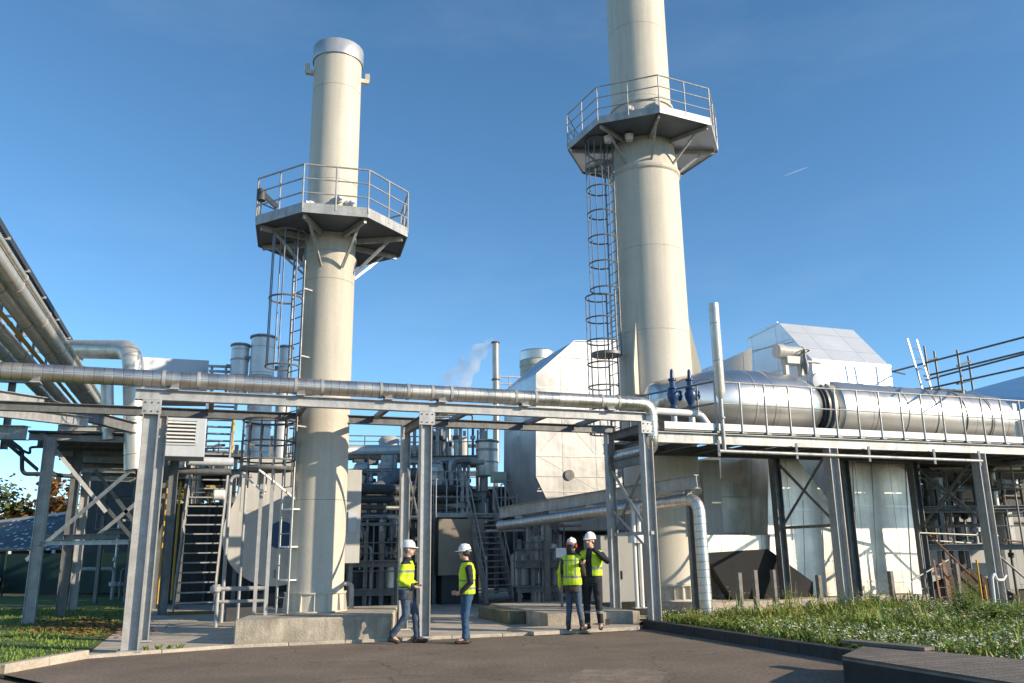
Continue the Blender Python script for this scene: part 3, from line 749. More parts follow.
for k in range(10):
    q = pa_.lerp(pb_, (k + .5) / 10)
    MB().bar(q + U * .06 - Z * .08, q - U * 1.5 - Z * .08, .06, .06).build('bracket', GALV, ctr)
    MB().bar(q - U * .9 - Z * .1, q - U * .9 - Z * 1.1, .06, .06).build('hanger', GALVD, ctr)
for sft in (-.2, -.35, -.45): MB().tube([pa_ + U * sft + Z * .05, pb_ + U * sft + Z * .05], .04, 6).build('cable', BLACK, ctr)
rs_ = thing('rack_support', 'tall grey support frame carrying the overhead pipes and cable tray', 'pipe rack', L1 + V * 1)
for q in (14.5, 18.5, 22.5):
    b0 = along(p0, q) - U * .9; a1 = b0 - U * 2.6
    MB().hbeam(Vector((b0.x + .5, b0.y, 6.28)), Vector((a1.x, a1.y, 6.28)), .14, .2).build('cross_beam', GALV, rs_)
    if q > 20:
        for w_ in (b0, a1): MB().hbeam(Vector((w_.x, w_.y, 4.4)), Vector((w_.x, w_.y, 7.9)), .16, .16, .012, U).build('post', GALVD, rs_)
# shiny elbow duct
pipe_thing('elbow_duct', 'shiny silver duct bending down in a round elbow left of the louvred unit', 'duct', [P(60, 349, 24), P(133, 350, 22.2), P(135, 470, 22.2)], .27, PIPEL, rad=.62, n=28)
pipe_thing('vent_duct', 'short pale vertical duct left of the shiny elbow duct', 'duct', [P(107, 378, 22), P(108, 440, 22)], .16, PIPEL, n=20)
en = thing('roof_enclosure', 'pale blue grey flat box on the roof behind the leftmost front column', 'enclosure', P(145, 375, 27))
a = P(141, 357, 27); b = P(209, 360.5, 28.5)
MB().prism([a, b, b - Z * 1.3, a - Z * 1.3], V * 2).build('panel', LGREY, en)
lu = thing('louvre_unit', 'light grey ventilation unit with a louvred front right of the leftmost columns', 'ventilation unit', P(185, 455, 23))
a = P(160, 412, 22.6); d_ = U
wd = 1.22; ht = 1.2
MB().prism([a, a + d_ * wd, a + d_ * wd - Z * ht, a - Z * ht], V * 1.2).build('casing', LGREY, lu, bevel=.02)
fr_ = MB(); x0, x1, zt, zb = .18, .98, -.2, -.86
for q in (x0, x1): fr_.bar(a + d_ * q + Z * zt - V * .015, a + d_ * q + Z * zb - V * .015, .05, .03, V)
for q in (zt, zb): fr_.bar(a + d_ * x0 + Z * q - V * .015, a + d_ * x1 + Z * q - V * .015, .03, .05)
fo = fr_.build('louvre_frame', LGREY, lu)
MB().prism([a + d_ * x0 + Z * zt - V * .003, a + d_ * x1 + Z * zt - V * .003, a + d_ * x1 + Z * zb - V * .003, a + d_ * x0 + Z * zb - V * .003], V * .002).build('louvre_back', DARK, fo)
for k in range(6):
    z = zt - (k + .7) * (zt - zb) / 6.5
    MB().bar(a + d_ * (x0 + .02) + Z * z - V * .03, a + d_ * (x1 - .02) + Z * z - V * .03, .075, .012, (Z - V * .9).normalized()).build('louvre_blade', WHITE, fo)
# silver stacks
def stack(label, px, yt, yb, Y, rpx, mt=STACKM, name='silver_stack'):
    t = P(px, yt, Y); b = P(px, yb, Y); r = rpx * Y * 1.06 / FPX
    base = Vector((t.x, t.y, b.z)); h = t.z - b.z
    o = thing(name, label, 'vent stack', base)
    MB().lathe(base, [(0, r), (h - .12, r), (h - .12, r * .9), (h, r * .9), (h, r * .75)], Z, 32, True).build('shell', mt, o)
    MB().lathe(base + Z * (h - .1), [(0, r * .95), (0, r * 1.12), (.06, r * 1.12), (.06, r * .95)], Z, 32, False).build('rim', GALVD, o)
    for k in (.35, .7): MB().lathe(base + Z * (h * k), [(0, r), (.002, r + .015), (.06, r + .015), (.062, r)], Z, 32, False).build('band', GALV, o)
    MB().bar(base + Z * (h - .8) - U * r, base + Z * (h - .8) - U * (r + .14), .1, .1).build('lug', GALVD, o)
    return o
stack('short silver stack with a dark rim, leftmost of the three behind the pipe bridge', 241, 344, 402, 28, 8.5)
stack('thickest silver stack, in the middle of the three behind the pipe bridge', 264, 336, 480, 28, 11.5)
stack('slim silver stack partly behind the ladder of the nearer chimney', 286, 346, 470, 29, 7)
fr_t = thing('roof_frame', 'small grey roof frame beside the shortest silver stack', 'steel frame', P(222, 376, 28))
for y in (366, 371): MB().bar(P(209, y, 28), P(246, y + 1.5, 28.6), .08, .08).build('rail', GALV, fr_t)
for x in (212, 226, 240): MB().bar(P(x, 366, 28.1), P(x, 392, 28.1), .07, .07).build('post', GALV, fr_t)
# stair left
sa = G(193, 613, .05); sb = P(213, 452, sa.y + 1.7)
stair('steel_stair', 'steep grey steel stair left of the nearer chimney, its lower flight on the ground', sa, sb, 1.06, U, 17, rails=True, rail_h=.75)
s2a = P(215, 455, sb.y + .5); s2b = P(224, 398, sb.y + 1.2)
stair('steel_stair', 'upper flight of the left steel stair behind the pipe bridge', s2a, s2b, .85, U, 8, rails=True, rail_h=.6)
sl_t = thing('stair_landing', 'steel landing between the two left stair flights', 'landing', sb)
MB().prism([sb - U * .8 + V * .05, sb + U * 1.0 + V * .05, sb + U * 1.0 + V * .9, sb - U * .8 + V * .9], -Z * .12).build('floor', GALVD, sl_t)
for du in (-.7, .9): MB().bar(sb + U * du + V * .8 - Z * .12, Vector(((sb + U * du + V * .8).x, (sb + U * du + V * .8).y, .03)), .12, .12, U).build('post', GALVD, sl_t)
tag(MB().box(sa - Z * .02 - V * .1, 1.3, .5, .06).build('timber_pad', mat('mossy timber', (.20, .15, .05), .9, 0, .4, 4), loc=sa), 'mossy timber pad under the foot of the left stair', 'pad')
pipe_thing('header_pipe', 'blue grey horizontal pipe crossing behind the left stair top', 'pipe', [P(186, 461, 24.4), P(233, 462, 25)], .13, LGREY)
pipe_thing('header_pipe', 'dim horizontal pipe just below the blue grey one at the left stair', 'pipe', [P(176, 471, 24.6), P(231, 472, 25)], .10, GALVD)
o = MB().lathe(P(219, 495, 24.2), [(-.16, .0), (-.16, .13), (-.13, .155), (.13, .155), (.16, .13), (.16, 0)], U, 24).build('round_lamp', WHITE, loc=P(219, 495, 24.2)); tag(o, 'round white lamp head beside the left stair', 'lamp')
for (px, y0, y1, Y, r, mt, lab) in ((168, 480, 604, 26, .03, YEL, 'yellow upright pipe left of the steep stair'), (181, 482, 600, 28, .035, YEL, 'second yellow upright pipe in the shade left of the steep stair'), (159, 470, 606, 24, .09, GALVD, 'grey upright pipe behind the leftmost columns'), (234, 418, 456, 26.5, .045, YEL, 'short yellow upright pipe above the fan casing'), (205, 425, 470, 27.5, .1, GALV, 'grey upright pipe behind the louvred unit')):
    a = P(px, y0, Y); b = P(px, y1, Y); b = Vector((a.x, a.y, max(.03, b.z)))
    pipe_thing('upright_pipe', lab, 'pipe', [a, b], r, mt)
for (px, y0, y1, Y, r, lab) in ((231, 476, 600, 21.0, .045, 'thin grey upright pipe in front of the left edge of the fan casing'), (247, 470, 596, 20.6, .035, 'thin grey upright pipe in front of the middle of the fan casing')):
    a = P(px, y0, Y); b = P(px, y1, Y); c0 = Vector((a.x, a.y, a.z))
    pipe_thing('upright_pipe', lab, 'pipe', [c0 + U * .5, c0, Vector((a.x, a.y, .03))], r, GALV, rad=.15)
# fan
fo_ = 6.2
fan = thing('fan_casing', 'large off white scroll fan casing with a blue disc, between stair and nearer chimney', 'fan', PL(255, 606, fo_))
fc = PL(277, 533, fo_); fr = 1.30
pts = []
for k in range(30):
    a = R(90 + k * 10)
    if k <= 27: pts.append(fc + U * math.cos(a) * fr * (1 + .003 * k) + Z * math.sin(a) * fr * (1.0))
tp = [fc + U * .9 + Z * .2, fc + U * .9 + Z * 1.9, fc - U * .98 + Z * 1.9, fc - U * 1.0 + Z * 1.0]
out = [fc + Vector((0, 0, 0)) + U * math.cos(R(a)) * fr + Z * math.sin(R(a)) * fr for a in range(150, 361, 6)]
MB().prism(out + [fc + U * 1.5 + Z * 1.9, fc - U * .95 + Z * 1.9, fc - U * 1.0 + Z * 1.0], V * 1.0).build('scroll', OFFW, fan)
MB().prism([fc + U * .98 + Z * .55 - V * .012, fc + U * .98 + Z * 1.9 - V * .012, fc - U * .93 + Z * 1.9 - V * .012, fc - U * .93 + Z * .55 - V * .012], V * .008).build('inlet_plate', OFFW, fan)
MB().lathe(fc - V * .06 + U * .1 - Z * .05, [(0, .31), (.03, .34), (.07, .34)], V, 32).build('blue_disc', BLUE, fan)
for k in range(5):
    MB().bar(fc + U * (-.8 + k * .4) - V * .03 - Z * 1.1, fc + U * (-.8 + k * .4) - V * .03 - Z * .9, .03, .03).build('stud', GALVD, fan)
MB().box(Vector((fc.x, fc.y, .03)) + V * .5, 2.2, 1.2, .32).build('pedestal', DARK, fan)
MB().box(Vector((fc.x, fc.y, .35)) + V * .5 + U * .3, 1.3, .8, .3).build('bearing_frame', DARK, fan)
gd = thing('pipe_guard', 'low grey tubular guard in front of the fan casing', 'guard rail', PL(245, 612, 4.6))
a, b = PL(218, 589, 4.6), PL(268, 588, 4.6)
MB().tube([a, b], .05, 12).build('rail', GALV, gd); MB().tube([a - Z * .28, b - Z * .28], .04, 10).build('rail', GALV, gd)
for q in (a, a.lerp(b, .96)):
    MB().tube([q + Z * .1, Vector((q.x, q.y, .03))], .045, 12).build('post', GALV, gd)
MB().lathe(a - U * .05, [(-.1, .06), (-.05, .12), (.05, .12), (.1, .06)], Z, 14).build('valve_body', GALV, gd)
pn = thing('flue_casing', 'narrow off white casing right behind the nearer chimney', 'casing', PL(354, 566, 4.4))
a, b = PL(340, 469, 4.4), PL(362, 470, 4.4); zb = PL(354, 563, 4.4).z
MB().prism([a, b, Vector((b.x, b.y, zb)), Vector((a.x, a.y, zb))], V * 1.2).build('panel', OFFW, pn)
MB().bar(b - V * .02 - U * .2 - Z * 1.5, b - V * .02 - U * .2 - Z * 1.0, .2, .03, V).build('hatch', LGREY, pn)
for q in (.2, .8): 
    s_ = a.lerp(b, q) + V * .6; MB().bar(Vector((s_.x, s_.y, .03)), Vector((s_.x, s_.y, zb)), .1, .1, U).build('leg', GALVD, pn)
pipe_thing('bent_guard', 'small bent grey guard tube right of the nearer chimney base', 'guard rail', [PL(338, 583, 2.6), PL(352, 584, 2.6), UV(sof(352, 584, 2.6), 2.6, .03)], .05, GALV, rad=.12)
dpw = thing('shade_sheet', 'black sheet added to stand in for the shade behind the steep left stair', 'wall', P(200, 600, 28.8))
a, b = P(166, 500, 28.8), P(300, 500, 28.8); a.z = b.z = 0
MB().prism([a, b, b + Z * 3.3, a + Z * 3.3], V * .1).build('sheet', HALLW, dpw, smooth=False)  # added black sheet takes the place of shade behind the stair
for q in (0, .33, .66, 1): MB().bar(a.lerp(b, q) - V * .06, a.lerp(b, q) - V * .06 + Z * 3.3, .1, .1, U).build('post', DARK, dpw)  # posts of the added shade sheet
# ================================================================= middle plant
dm = thing('dark_hall', 'low dark clad hall in the shade behind the yard centre', 'building', Vector((-2, 37, 0)))
a, b = UV(3.2, 20, 0), UV(16, 20, 0)
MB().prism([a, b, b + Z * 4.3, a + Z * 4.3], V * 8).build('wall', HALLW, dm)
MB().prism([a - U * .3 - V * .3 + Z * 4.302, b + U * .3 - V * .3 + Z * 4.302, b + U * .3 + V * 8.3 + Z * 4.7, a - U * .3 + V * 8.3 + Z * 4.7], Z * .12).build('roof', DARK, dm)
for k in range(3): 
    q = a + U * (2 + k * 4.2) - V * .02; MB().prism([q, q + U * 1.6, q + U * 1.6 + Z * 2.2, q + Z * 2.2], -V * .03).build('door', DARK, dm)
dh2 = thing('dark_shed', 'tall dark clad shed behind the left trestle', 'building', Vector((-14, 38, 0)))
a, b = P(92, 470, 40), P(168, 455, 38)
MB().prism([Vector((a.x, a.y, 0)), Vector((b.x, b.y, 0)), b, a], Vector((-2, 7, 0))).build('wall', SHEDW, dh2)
def hpipe(lab, x0, y0, x1, y1, Y0, Y1, r, mt, name='process_pipe', extra=None):
    pts = [P(x0, y0, Y0), P(x1, y1, Y1)] + ([P(*e) for e in extra] if extra else [])
    return pipe_thing(name, lab, 'pipe', pts, r, mt, rad=r * 2.6)
hpipe('thick silver pipe below the roof railing, right of the nearer chimney', 340, 452, 432, 452, 31, 33, .27, PIPEL)
hpipe('dark duct slanting up to the right behind the middle bridge columns', 350, 493, 376, 491, 27, 27.5, .24, GALVD, 'slanting_duct', [(396, 476, 29), (440, 474, 31)])
hpipe('black horizontal pipe right of the nearer chimney, upper of the pair', 340, 489, 470, 490, 25.5, 29, .16, DARK)
hpipe('black horizontal pipe right of the nearer chimney, lower of the pair', 340, 499, 470, 500, 25.5, 29, .12, DARK)
hpipe('grey pipe on the shaded hall front behind the middle columns', 345, 507, 470, 509, 26, 29, .08, GALVD)
tk = thing('roof_deck', 'roof deck with a thin railing and a small round tank, right of the nearer chimney', 'platform', P(390, 460, 34))
a, b = P(338, 446, 33), P(440, 447, 35)
MB().prism([a, b, b + V * 3, a + V * 3], -Z * .25).build('floor', GALVD, tk)
railing(tk, [a, b], .42, (.2,), 1.1, .025, GALVD)
for q in (.05, .5, .95): 
    s_ = a.lerp(b, q) + V; MB().bar(Vector((s_.x, s_.y, .0)), Vector((s_.x, s_.y, a.z - .2)), .25, .25, U).build('post', GALVD, tk)
for k in range(6):
    q = a.lerp(b, .1 + k * .12); MB().box(q - Z * (.5 + .1 * (k % 3)) + V * .4, .5, .4, .45).build('cable_box', DARK if k % 2 else GALVD, tk)
q = P(389, 446, 34); MB().lathe(q, [(-.3, .42), (.25, .42), (.38, .3), (.42, .1)], Z, 24).build('tank', OFFW, tk)
mo = thing('drum_filter', 'dark rounded machine casing in the shade between chimney and middle columns', 'machine', P(372, 600, 26))
q = P(374, 560, 27)
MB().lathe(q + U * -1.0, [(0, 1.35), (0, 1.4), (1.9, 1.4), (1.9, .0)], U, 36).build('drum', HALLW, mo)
MB().box(Vector((q.x, q.y, .03)) - V * 1.1, 2.4, .6, 1.1).build('base', DARK, mo)
MB().lathe(q - V * 1.7 + U * .2 - Z * .1, [(-.35, .2), (.35, .2)], U, 18).build('motor', DARK, mo)
bl = thing('water_butt', 'dark blue plastic drum in the shade behind the walking worker', 'drum', P(393, 600, 24))
q = G(393, 600, .03); MB().lathe(q, [(0, .28), (.05, .3), (.3, .31), (.32, .29), (.6, .29), (.62, .31), (.85, .3), (.9, .27)], Z, 24).build('body', BLUE, bl)
MB().lathe(q + Z * .9, [(0, .06), (.05, .06)], Z, 10).build('cap', BLACK, bl)
def frame_tower(label, px0, px1, Y, dep, levels, top, mt=GALV, seed=1, name='process_module', pipes=14, mat2=PIPEL):
    rr = random.Random(seed)
    a = P(px0, 600, Y); b = P(px1, 600, Y); a.z = b.z = .03
    du = (b - a); w_ = du.length; du.normalize(); dv = Vector((-du.y, du.x, 0))
    t = thing(name, label, 'process frame', a.lerp(b, .5))
    nx = 4
    for i in range(nx):
        for j in range(2):
            p = a + du * (w_ * i / (nx - 1)) + dv * (dep * j); MB().bar(p, p + Z * top, .12, .12, du).build('post', mt, t)
    for z in levels:
        for j in range(2): MB().bar(a + dv * dep * j + Z * z - du * .1, b + dv * dep * j + Z * z + du * .1, .1, .16).build('beam', mt, t)
        MB().prism([a - du * .2 - dv * .2 + Z * (z + .085), b + du * .2 - dv * .2 + Z * (z + .085), b + du * .2 + dv * (dep + .2) + Z * (z + .085), a - du * .2 + dv * (dep + .2) + Z * (z + .085)], Z * .03).build('floor', GALVD, t)
        railing(t, [a - du * .15 - dv * .18 + Z * (z + .11), b + du * .15 - dv * .18 + Z * (z + .11)], 1.0, (.5,), .8, .022, mt)
    for k in range(pipes):
        q = a + du * (w_ * rr.random()) + dv * (dep * rr.uniform(.1, .9)); z0 = rr.choice((.1,) + tuple(levels)); z1 = min(top + .4, z0 + rr.uniform(.9, 2.8)); r = rr.choice((.04, .05, .07, .09))
        d = rr.choice((du, -du, dv)); pts = [q + Z * z0, q + Z * z1, q + Z * z1 + d * rr.uniform(.3, 1.4)]
        MB().tube(bend(pts, r * 2.5), r, 10).build('pipe', rr.choice((mat2, GALV, GALVD, GALV)), t)
        if rr.random() < .6: MB().lathe(q + Z * (z0 + (z1 - z0) * .5), [(-.08, r * 1.2), (-.06, r * 2.1), (.06, r * 2.1), (.08, r * 1.2)], Z, 12).build('valve', rr.choice((GALVD, DARK, LGREY)), t)
    for k in range(5):
        q = a + du * (w_ * rr.random()) + dv * (dep * rr.uniform(.2, .8)); z = rr.choice(levels) + .12; r = rr.uniform(.18, .34); h = rr.uniform(.5, 1.2)
        MB().lathe(q + Z * z, [(0, r), (h, r), (h + r * .4, r * .6), (h + r * .5, 0)], Z, 20).build('vessel', rr.choice((mat2, OFFW, GALV)), t)
    return t
frame_tower('tall cluttered process frame with rails and small vessels, behind the two left workers', 412, 484, 31, 2.6, (2.3, 3.6, 4.9), 6.3, seed=4, pipes=46)
frame_tower('smaller pale process frame standing left of the long stair', 428, 462, 28.6, 1.2, (1.9, 3.1), 4.2, seed=31, pipes=22)
frame_tower('lower cluttered process frame between nearer chimney and middle columns', 344, 412, 29.5, 2.0, (2.2, 3.8), 4.0, GALVD, seed=9, pipes=34)
frame_tower('process frame with pipes behind the left stair and fan casing', 190, 300, 30, 3, (2.6, 4.4), 5.4, seed=12, pipes=44)
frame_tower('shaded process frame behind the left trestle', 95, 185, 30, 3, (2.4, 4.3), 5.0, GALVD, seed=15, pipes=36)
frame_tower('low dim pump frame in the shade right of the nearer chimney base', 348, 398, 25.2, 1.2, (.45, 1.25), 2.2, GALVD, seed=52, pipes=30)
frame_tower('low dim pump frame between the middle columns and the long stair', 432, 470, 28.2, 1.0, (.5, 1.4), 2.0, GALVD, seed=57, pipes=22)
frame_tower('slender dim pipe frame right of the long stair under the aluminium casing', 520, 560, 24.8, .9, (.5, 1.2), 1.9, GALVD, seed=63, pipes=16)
stack('silver vessel standing in the process frame left of the big aluminium casing', 487, 440, 476, 31, 10, PIPEL, 'silver_vessel')
stack('slim cream stack far behind the middle columns', 445, 428, 560, 40, 5, OFFW, 'cream_stack')
vs = thing('vent_stack', 'slim silver vent pipe giving off white steam', 'vent stack', P(496, 395, 33))
t = P(495.5, 342, 33); r = .135
MB().lathe(Vector((t.x, t.y, 0)), [(5.0, r), (t.z - .05, r), (t.z, r * 1.05), (t.z, r * .8), (t.z - .3, r * .8)], Z, 20, False).build('tube', mat('weathered vent', (.55, .50, .44), .4, .7, .3, 2, streak=.4), vs)
for z in (t.z - .06, t.z - 1.6): MB().lathe(Vector((t.x, t.y, z)), [(0, r), (0, r * 1.25), (.06, r * 1.25), (.06, r)], Z, 20, False).build('collar', RUST, vs)
rp = thing('roof_platform', 'small railed roof platform between steam vent and cream tank', 'platform', P(512, 392, 33))
a, b = P(499, 391, 33), P(530, 392, 34)
MB().prism([a, b, b + V * 2, a + V * 2], -Z * .12).build('floor', GALVD, rp)
railing(rp, [a, b], .6, (.3,), .5, .03, GALV)
for q in (a, b): MB().bar(Vector((q.x, q.y, 0)) + V * .5, q + V * .5 - Z * .1, .15, .15, U).build('post', GALVD, rp)
ct = P(537, 352, 38); r = 17 * 39.5 / FPX
ctk = thing('cream_tank', 'cream cylindrical tank with a silver top behind the big aluminium casing', 'tank', Vector((ct.x, ct.y, 0)))
MB().lathe(Vector((ct.x, ct.y, 0)), [(0, r), (ct.z - .75, r), (ct.z - .74, r * 1.03), (ct.z - .55, r * 1.03), (ct.z - .5, r), (ct.z - .45, r)], Z, 40).build('shell', CREAM, ctk)
MB().lathe(Vector((ct.x, ct.y, ct.z - .46)), [(0, r * 1.02), (.4, r * 1.04), (.46, r * .98), (.47, 0)], Z, 40).build('lid', CLADB, ctk)
# big aluminium casing
bo = 7.7
cas = thing('aluminium_casing', 'large sunlit aluminium duct casing with a sloped left shoulder, centre, beside the taller chimney', 'casing', PL(590, 600, bo))
fp = [PL(x, y, bo) for x, y in ((536, 374), (574, 341), (655, 341), (655, 530), (560, 530), (547, 500), (536, 477))]
MB().prism(fp, V * 3.0).build('shell', CLAD, cas)
for k in range(0, 6):
    i, j = k, k + 1
    MB().bar(fp[i] - V * .006, fp[j] - V * .006, .02, .06, V).build('edge_trim', CLADB, cas)
for y in (387, 455, 490):
    MB().bar(PL(537, y + 1, bo) - V * .008, PL(655, y + 3, bo) - V * .008, .015, .03).build('seam', CLADB, cas)
cr_ = MB()
for (x0, y0, x1, y1) in ((538, 388, 595, 454), (597, 388, 654, 454), (538, 456, 595, 489), (597, 456, 654, 489), (562, 491, 608, 528), (610, 491, 654, 528)):
    cr_.bar(PL(x0, y0, bo) - V * .004, PL(x1, y1, bo) - V * .004, .006, .016); cr_.bar(PL(x1, y0, bo) - V * .005, PL(x0, y1, bo) - V * .005, .006, .016)
cr_.build('cross_crease', CLAD, cas)
MB().lathe(PL(569, 475, bo), [(0, .16), (.06, .16), (.06, .1)], -V, 20).build('port', GALVD, cas)
for (x, yb) in ((562, 606), (640, 606)):
    q = PL(x, 530, bo) + V * .4; MB().bar(Vector((q.x, q.y, .03)), q + Z * .1, .2, .2, U).build('leg', GALVD, cas)
    q = q + V * 2; MB().bar(Vector((q.x, q.y, .03)), q + Z * .1, .2, .2, U).build('leg', GALVD, cas)
# horizontal vessel in shade below it
hv = thing('shaded_vessel', 'dull silver horizontal vessel in the shade under the aluminium casing', 'vessel', PL(566, 605, 11.2))
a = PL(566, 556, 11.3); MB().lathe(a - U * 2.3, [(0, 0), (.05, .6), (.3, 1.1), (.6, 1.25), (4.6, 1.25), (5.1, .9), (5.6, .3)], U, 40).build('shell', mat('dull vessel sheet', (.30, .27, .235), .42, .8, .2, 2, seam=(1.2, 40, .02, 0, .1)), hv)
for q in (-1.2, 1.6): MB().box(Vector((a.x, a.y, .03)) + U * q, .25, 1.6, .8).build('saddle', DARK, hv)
# stair 2 and its platform
sa2 = G(500, 604, .05); sb2 = P(481, 513, sa2.y + 1.0)
sd2 = U
stair('steel_stair', 'long grey steel stair rising behind the two left workers', sa2, sb2, .9, (sb2 - sa2).cross(Z), 15, GALV, rail_h=.95)
st2 = thing('stair_platform', 'railed steel platform at the head of the long stair', 'platform', Vector((sb2.x, sb2.y, .03)))
fl_ = [sb2 - U * 1.5, sb2 + U * 1.25, sb2 + U * 1.25 + V * 1.6, sb2 - U * 1.5 + V * 1.6]
MB().prism(fl_, -Z * .14).build('floor', GALV, st2)
railing(st2, [fl_[3], fl_[0], sb2 - U * .45], 1.05, (.5,), .35, .022, GALV); railing(st2, [sb2 + U * .45, fl_[1], fl_[2]], 1.05, (.5,), .4, .022, GALV)
for q in (fl_[0], fl_[1]): MB().bar(Vector((q.x, q.y, .03)) + V * .2, q + V * .2 - Z * .14, .12, .12, U).build('post', GALVD, st2)
MB().box(sb2 + U * .7 + Z * 1.0 + V * .3, .45, .3, .35).build('control_box', mat('pale green box', (.45, .48, .38), .5), st2)
lower_box = thing('duct_box', 'dull brownish sheet metal box under the platform of the long stair', 'casing', Vector((sb2.x, sb2.y, 0)) - U * .8)
q = sb2 - U * .75 + V * .3; MB().box(Vector((q.x, q.y, .9)), 1.5, 1.3, q.z - 1.1).build('shell', mat('brown sheet', (.25, .215, .175), .45, .6, .15, 2), lower_box)
MB().box(Vector((q.x, q.y, .03)), 1.2, 1.0, .87).build('base', DARK, lower_box)
# pipe and beam at mid height running back
pe = [PL(500, 526, 9.0) * 1, PL(692, 500, -.15)]
lp_a = P(500, 526, 24.0); lp_b = PL(698, 498, -.1)
lpp = pipe_thing('steam_pipe', 'silver pipe running forward at mid height and bending down in front of the taller chimney', 'pipe', [lp_a, lp_b, Vector((lp_b.x + .02, lp_b.y, .12))], .14, PIPE, rad=.32, n=20)
gb = thing('support_beam', 'grey steel beam running back above the mid height silver pipe, on its own posts', 'beam', Vector((lp_b.x, lp_b.y, .1)))
up_ = Z * .36
MB().hbeam(lp_a + up_, lp_b + up_, .16, .3).build('beam', GALV, gb)
dl = (lp_b - lp_a).normalized()
for q in (lp_b - dl * .25, lp_a.lerp(lp_b, .28)):
    MB().bar(Vector((q.x, q.y, .05)), q + up_ - Z * .15, .11, .11, U).build('post', GALVD, gb)
for k in range(5):
    q = lp_a.lerp(lp_b, .12 + k * .2); MB().bar(q + Z * .14, q + up_ - Z * .15, .05, .3, dl).build('hanger', GALV, gb)
# cabinet and conduits behind the right pair
cb = thing('steel_cabinet', 'tall grey steel cabinet behind the two right workers', 'cabinet', PL(618, 606, 2.9))
a, b = PL(600, 535, 2.9), PL(633, 536, 2.9); z0 = .36
MB().prism([a, b, Vector((b.x, b.y, z0)), Vector((a.x, a.y, z0))], V * 1.0).build('body', mat('cabinet grey', (.28, .275, .255), .5, .1, .1, 2), cb, bevel=.015)
m_ = a.lerp(b, .5); MB().bar(m_ - V * .005 - Z * .05, Vector((m_.x, m_.y, z0 + .1)) - V * .005, .012, .02, V).build('door_gap', DARK, cb)
MB().bar(m_ + U * .08 - V * .03 - Z * .85, m_ + U * .08 - V * .03 - Z * 1.05, .03, .04, V).build('handle', BLACK, cb)
pb = thing('concrete_pad', 'low concrete base behind the two right workers', 'plinth', PL(575, 622, .75))
a, b = PL(500, 616, 1.9), PL(650, 625, .42); 
MB().prism([Vector((p.x, p.y, 0)) for p in (UV(sof(548, 618, .7), .75), UV(S3 - .12, .42), UV(S3 - .12, 4.6), UV(sof(548, 618, .7), 4.6))], Z * .33).build('slab', CONCD, pb, bevel=.02)
MB().prism([Vector((p.x, p.y, 0)) for p in (UV(sof(508, 612, 2.0), 2.0), UV(sof(548, 618, .7) - .01, 2.0), UV(sof(548, 618, .7) - .01, 4.2), UV(sof(508, 612, 2.0), 4.2))], Z * .3).build('slab', mat('mossy concrete', (.15, .14, .085), .95, 0, .4, 3), pb, bevel=.02)
tb = thing('grating_trough', 'black drain slot in the front of the low concrete base', 'drain', UV(S3 - .9, .40, .1))
MB().bar(UV(S3 - .9, .412, .06), UV(S3 - .9, .412, .2), .1, .01, V).build('slot', BLACK, tb)
for (px, lab, bx) in ((637, 'slim conduit post with a white junction box, left of the right front column', 548), (642.5, 'second slim conduit post, nearest the right front column', 0)):
    t = thing('conduit_post', lab, 'conduit', UV(sof(px, 600, 1.2), 1.2, .33))
    s_ = sof(px, 600, 1.2)
    MB().tube([UV(s_, 1.2, .33), UV(s_, 1.2, 2.6)], .045, 10).build('tube', WHITE, t)
    MB().box(UV(s_ - .08, 1.1, 1.75), .2, .12, .22).build('junction_box', WHITE, t)
    MB().box(UV(s_, 1.2, .33), .18, .18, .02).build('foot_plate', GALV, t)
sgn = thing('wall_sign', 'small white notice board on the shaded frame behind the woman', 'sign', PL(561, 552, 2.4))
a = PL(556, 548, 2.4); MB().prism([a, a + U * .26, a + U * .26 - Z * .22, a - Z * .22], V * .01).build('board', WHITE, sgn)
MB().bar(a + U * .13 + V * .03 + Z * .3, UV(sof(556, 548, 2.4) + .13, 2.43, .3), .05, .05, U).build('post', GALVD, sgn)
# steam plume
sm = bpy.data.materials.new('steam'); sm.use_nodes = True
n = sm.node_tree.nodes; L = sm.node_tree.links; n.remove(n['Principled BSDF'])
pv = n.new('ShaderNodeVolumePrincipled'); pv.inputs['Color'].default_value = (1, 1, 1, 1); pv.inputs['Anisotropy'].default_value = .2
tcn = n.new('ShaderNodeTexCoord'); no_ = n.new('ShaderNodeTexNoise'); no_.inputs['Scale'].default_value = 1.6; no_.inputs['Detail'].default_value = 4
L.new(tcn.outputs['Object'], no_.inputs['Vector'])
mr_ = n.new('ShaderNodeMapRange'); mr_.inputs[1].default_value = .38; mr_.inputs[2].default_value = .75; mr_.inputs[3].default_value = 0; mr_.inputs[4].default_value = 2.2
L.new(no_.outputs[0], mr_.inputs[0]); L.new(mr_.outputs[0], pv.inputs['Density']); L.new(pv.outputs[0], n['Material Output'].inputs['Volume'])
mb = MB(); q0 = P(494, 342, 33); q1 = P(448, 388, 34.5)
pts = []; rad = []
for k in range(14):
    f = k / 13; pts.append(q0.lerp(q1, f) + Z * (.25 * math.sin(f * 6) * f + .12)); rad.append(.12 + .55 * f ** .8 + .1 * math.sin(k * 2.1))
mb.tube(pts, rad, 14)
tag(mb.build('steam_plume', sm, loc=q0), 'faint white steam drifting left from the slim silver vent pipe', 'steam', kind='stuff')
SKYM = mat('smooth aluminium sheet', (.72, .74, .76), .22, 1., .08, 1.5, seam=(1.2, 40, .012, 0, .06), bump=.004, bscale=1.2)
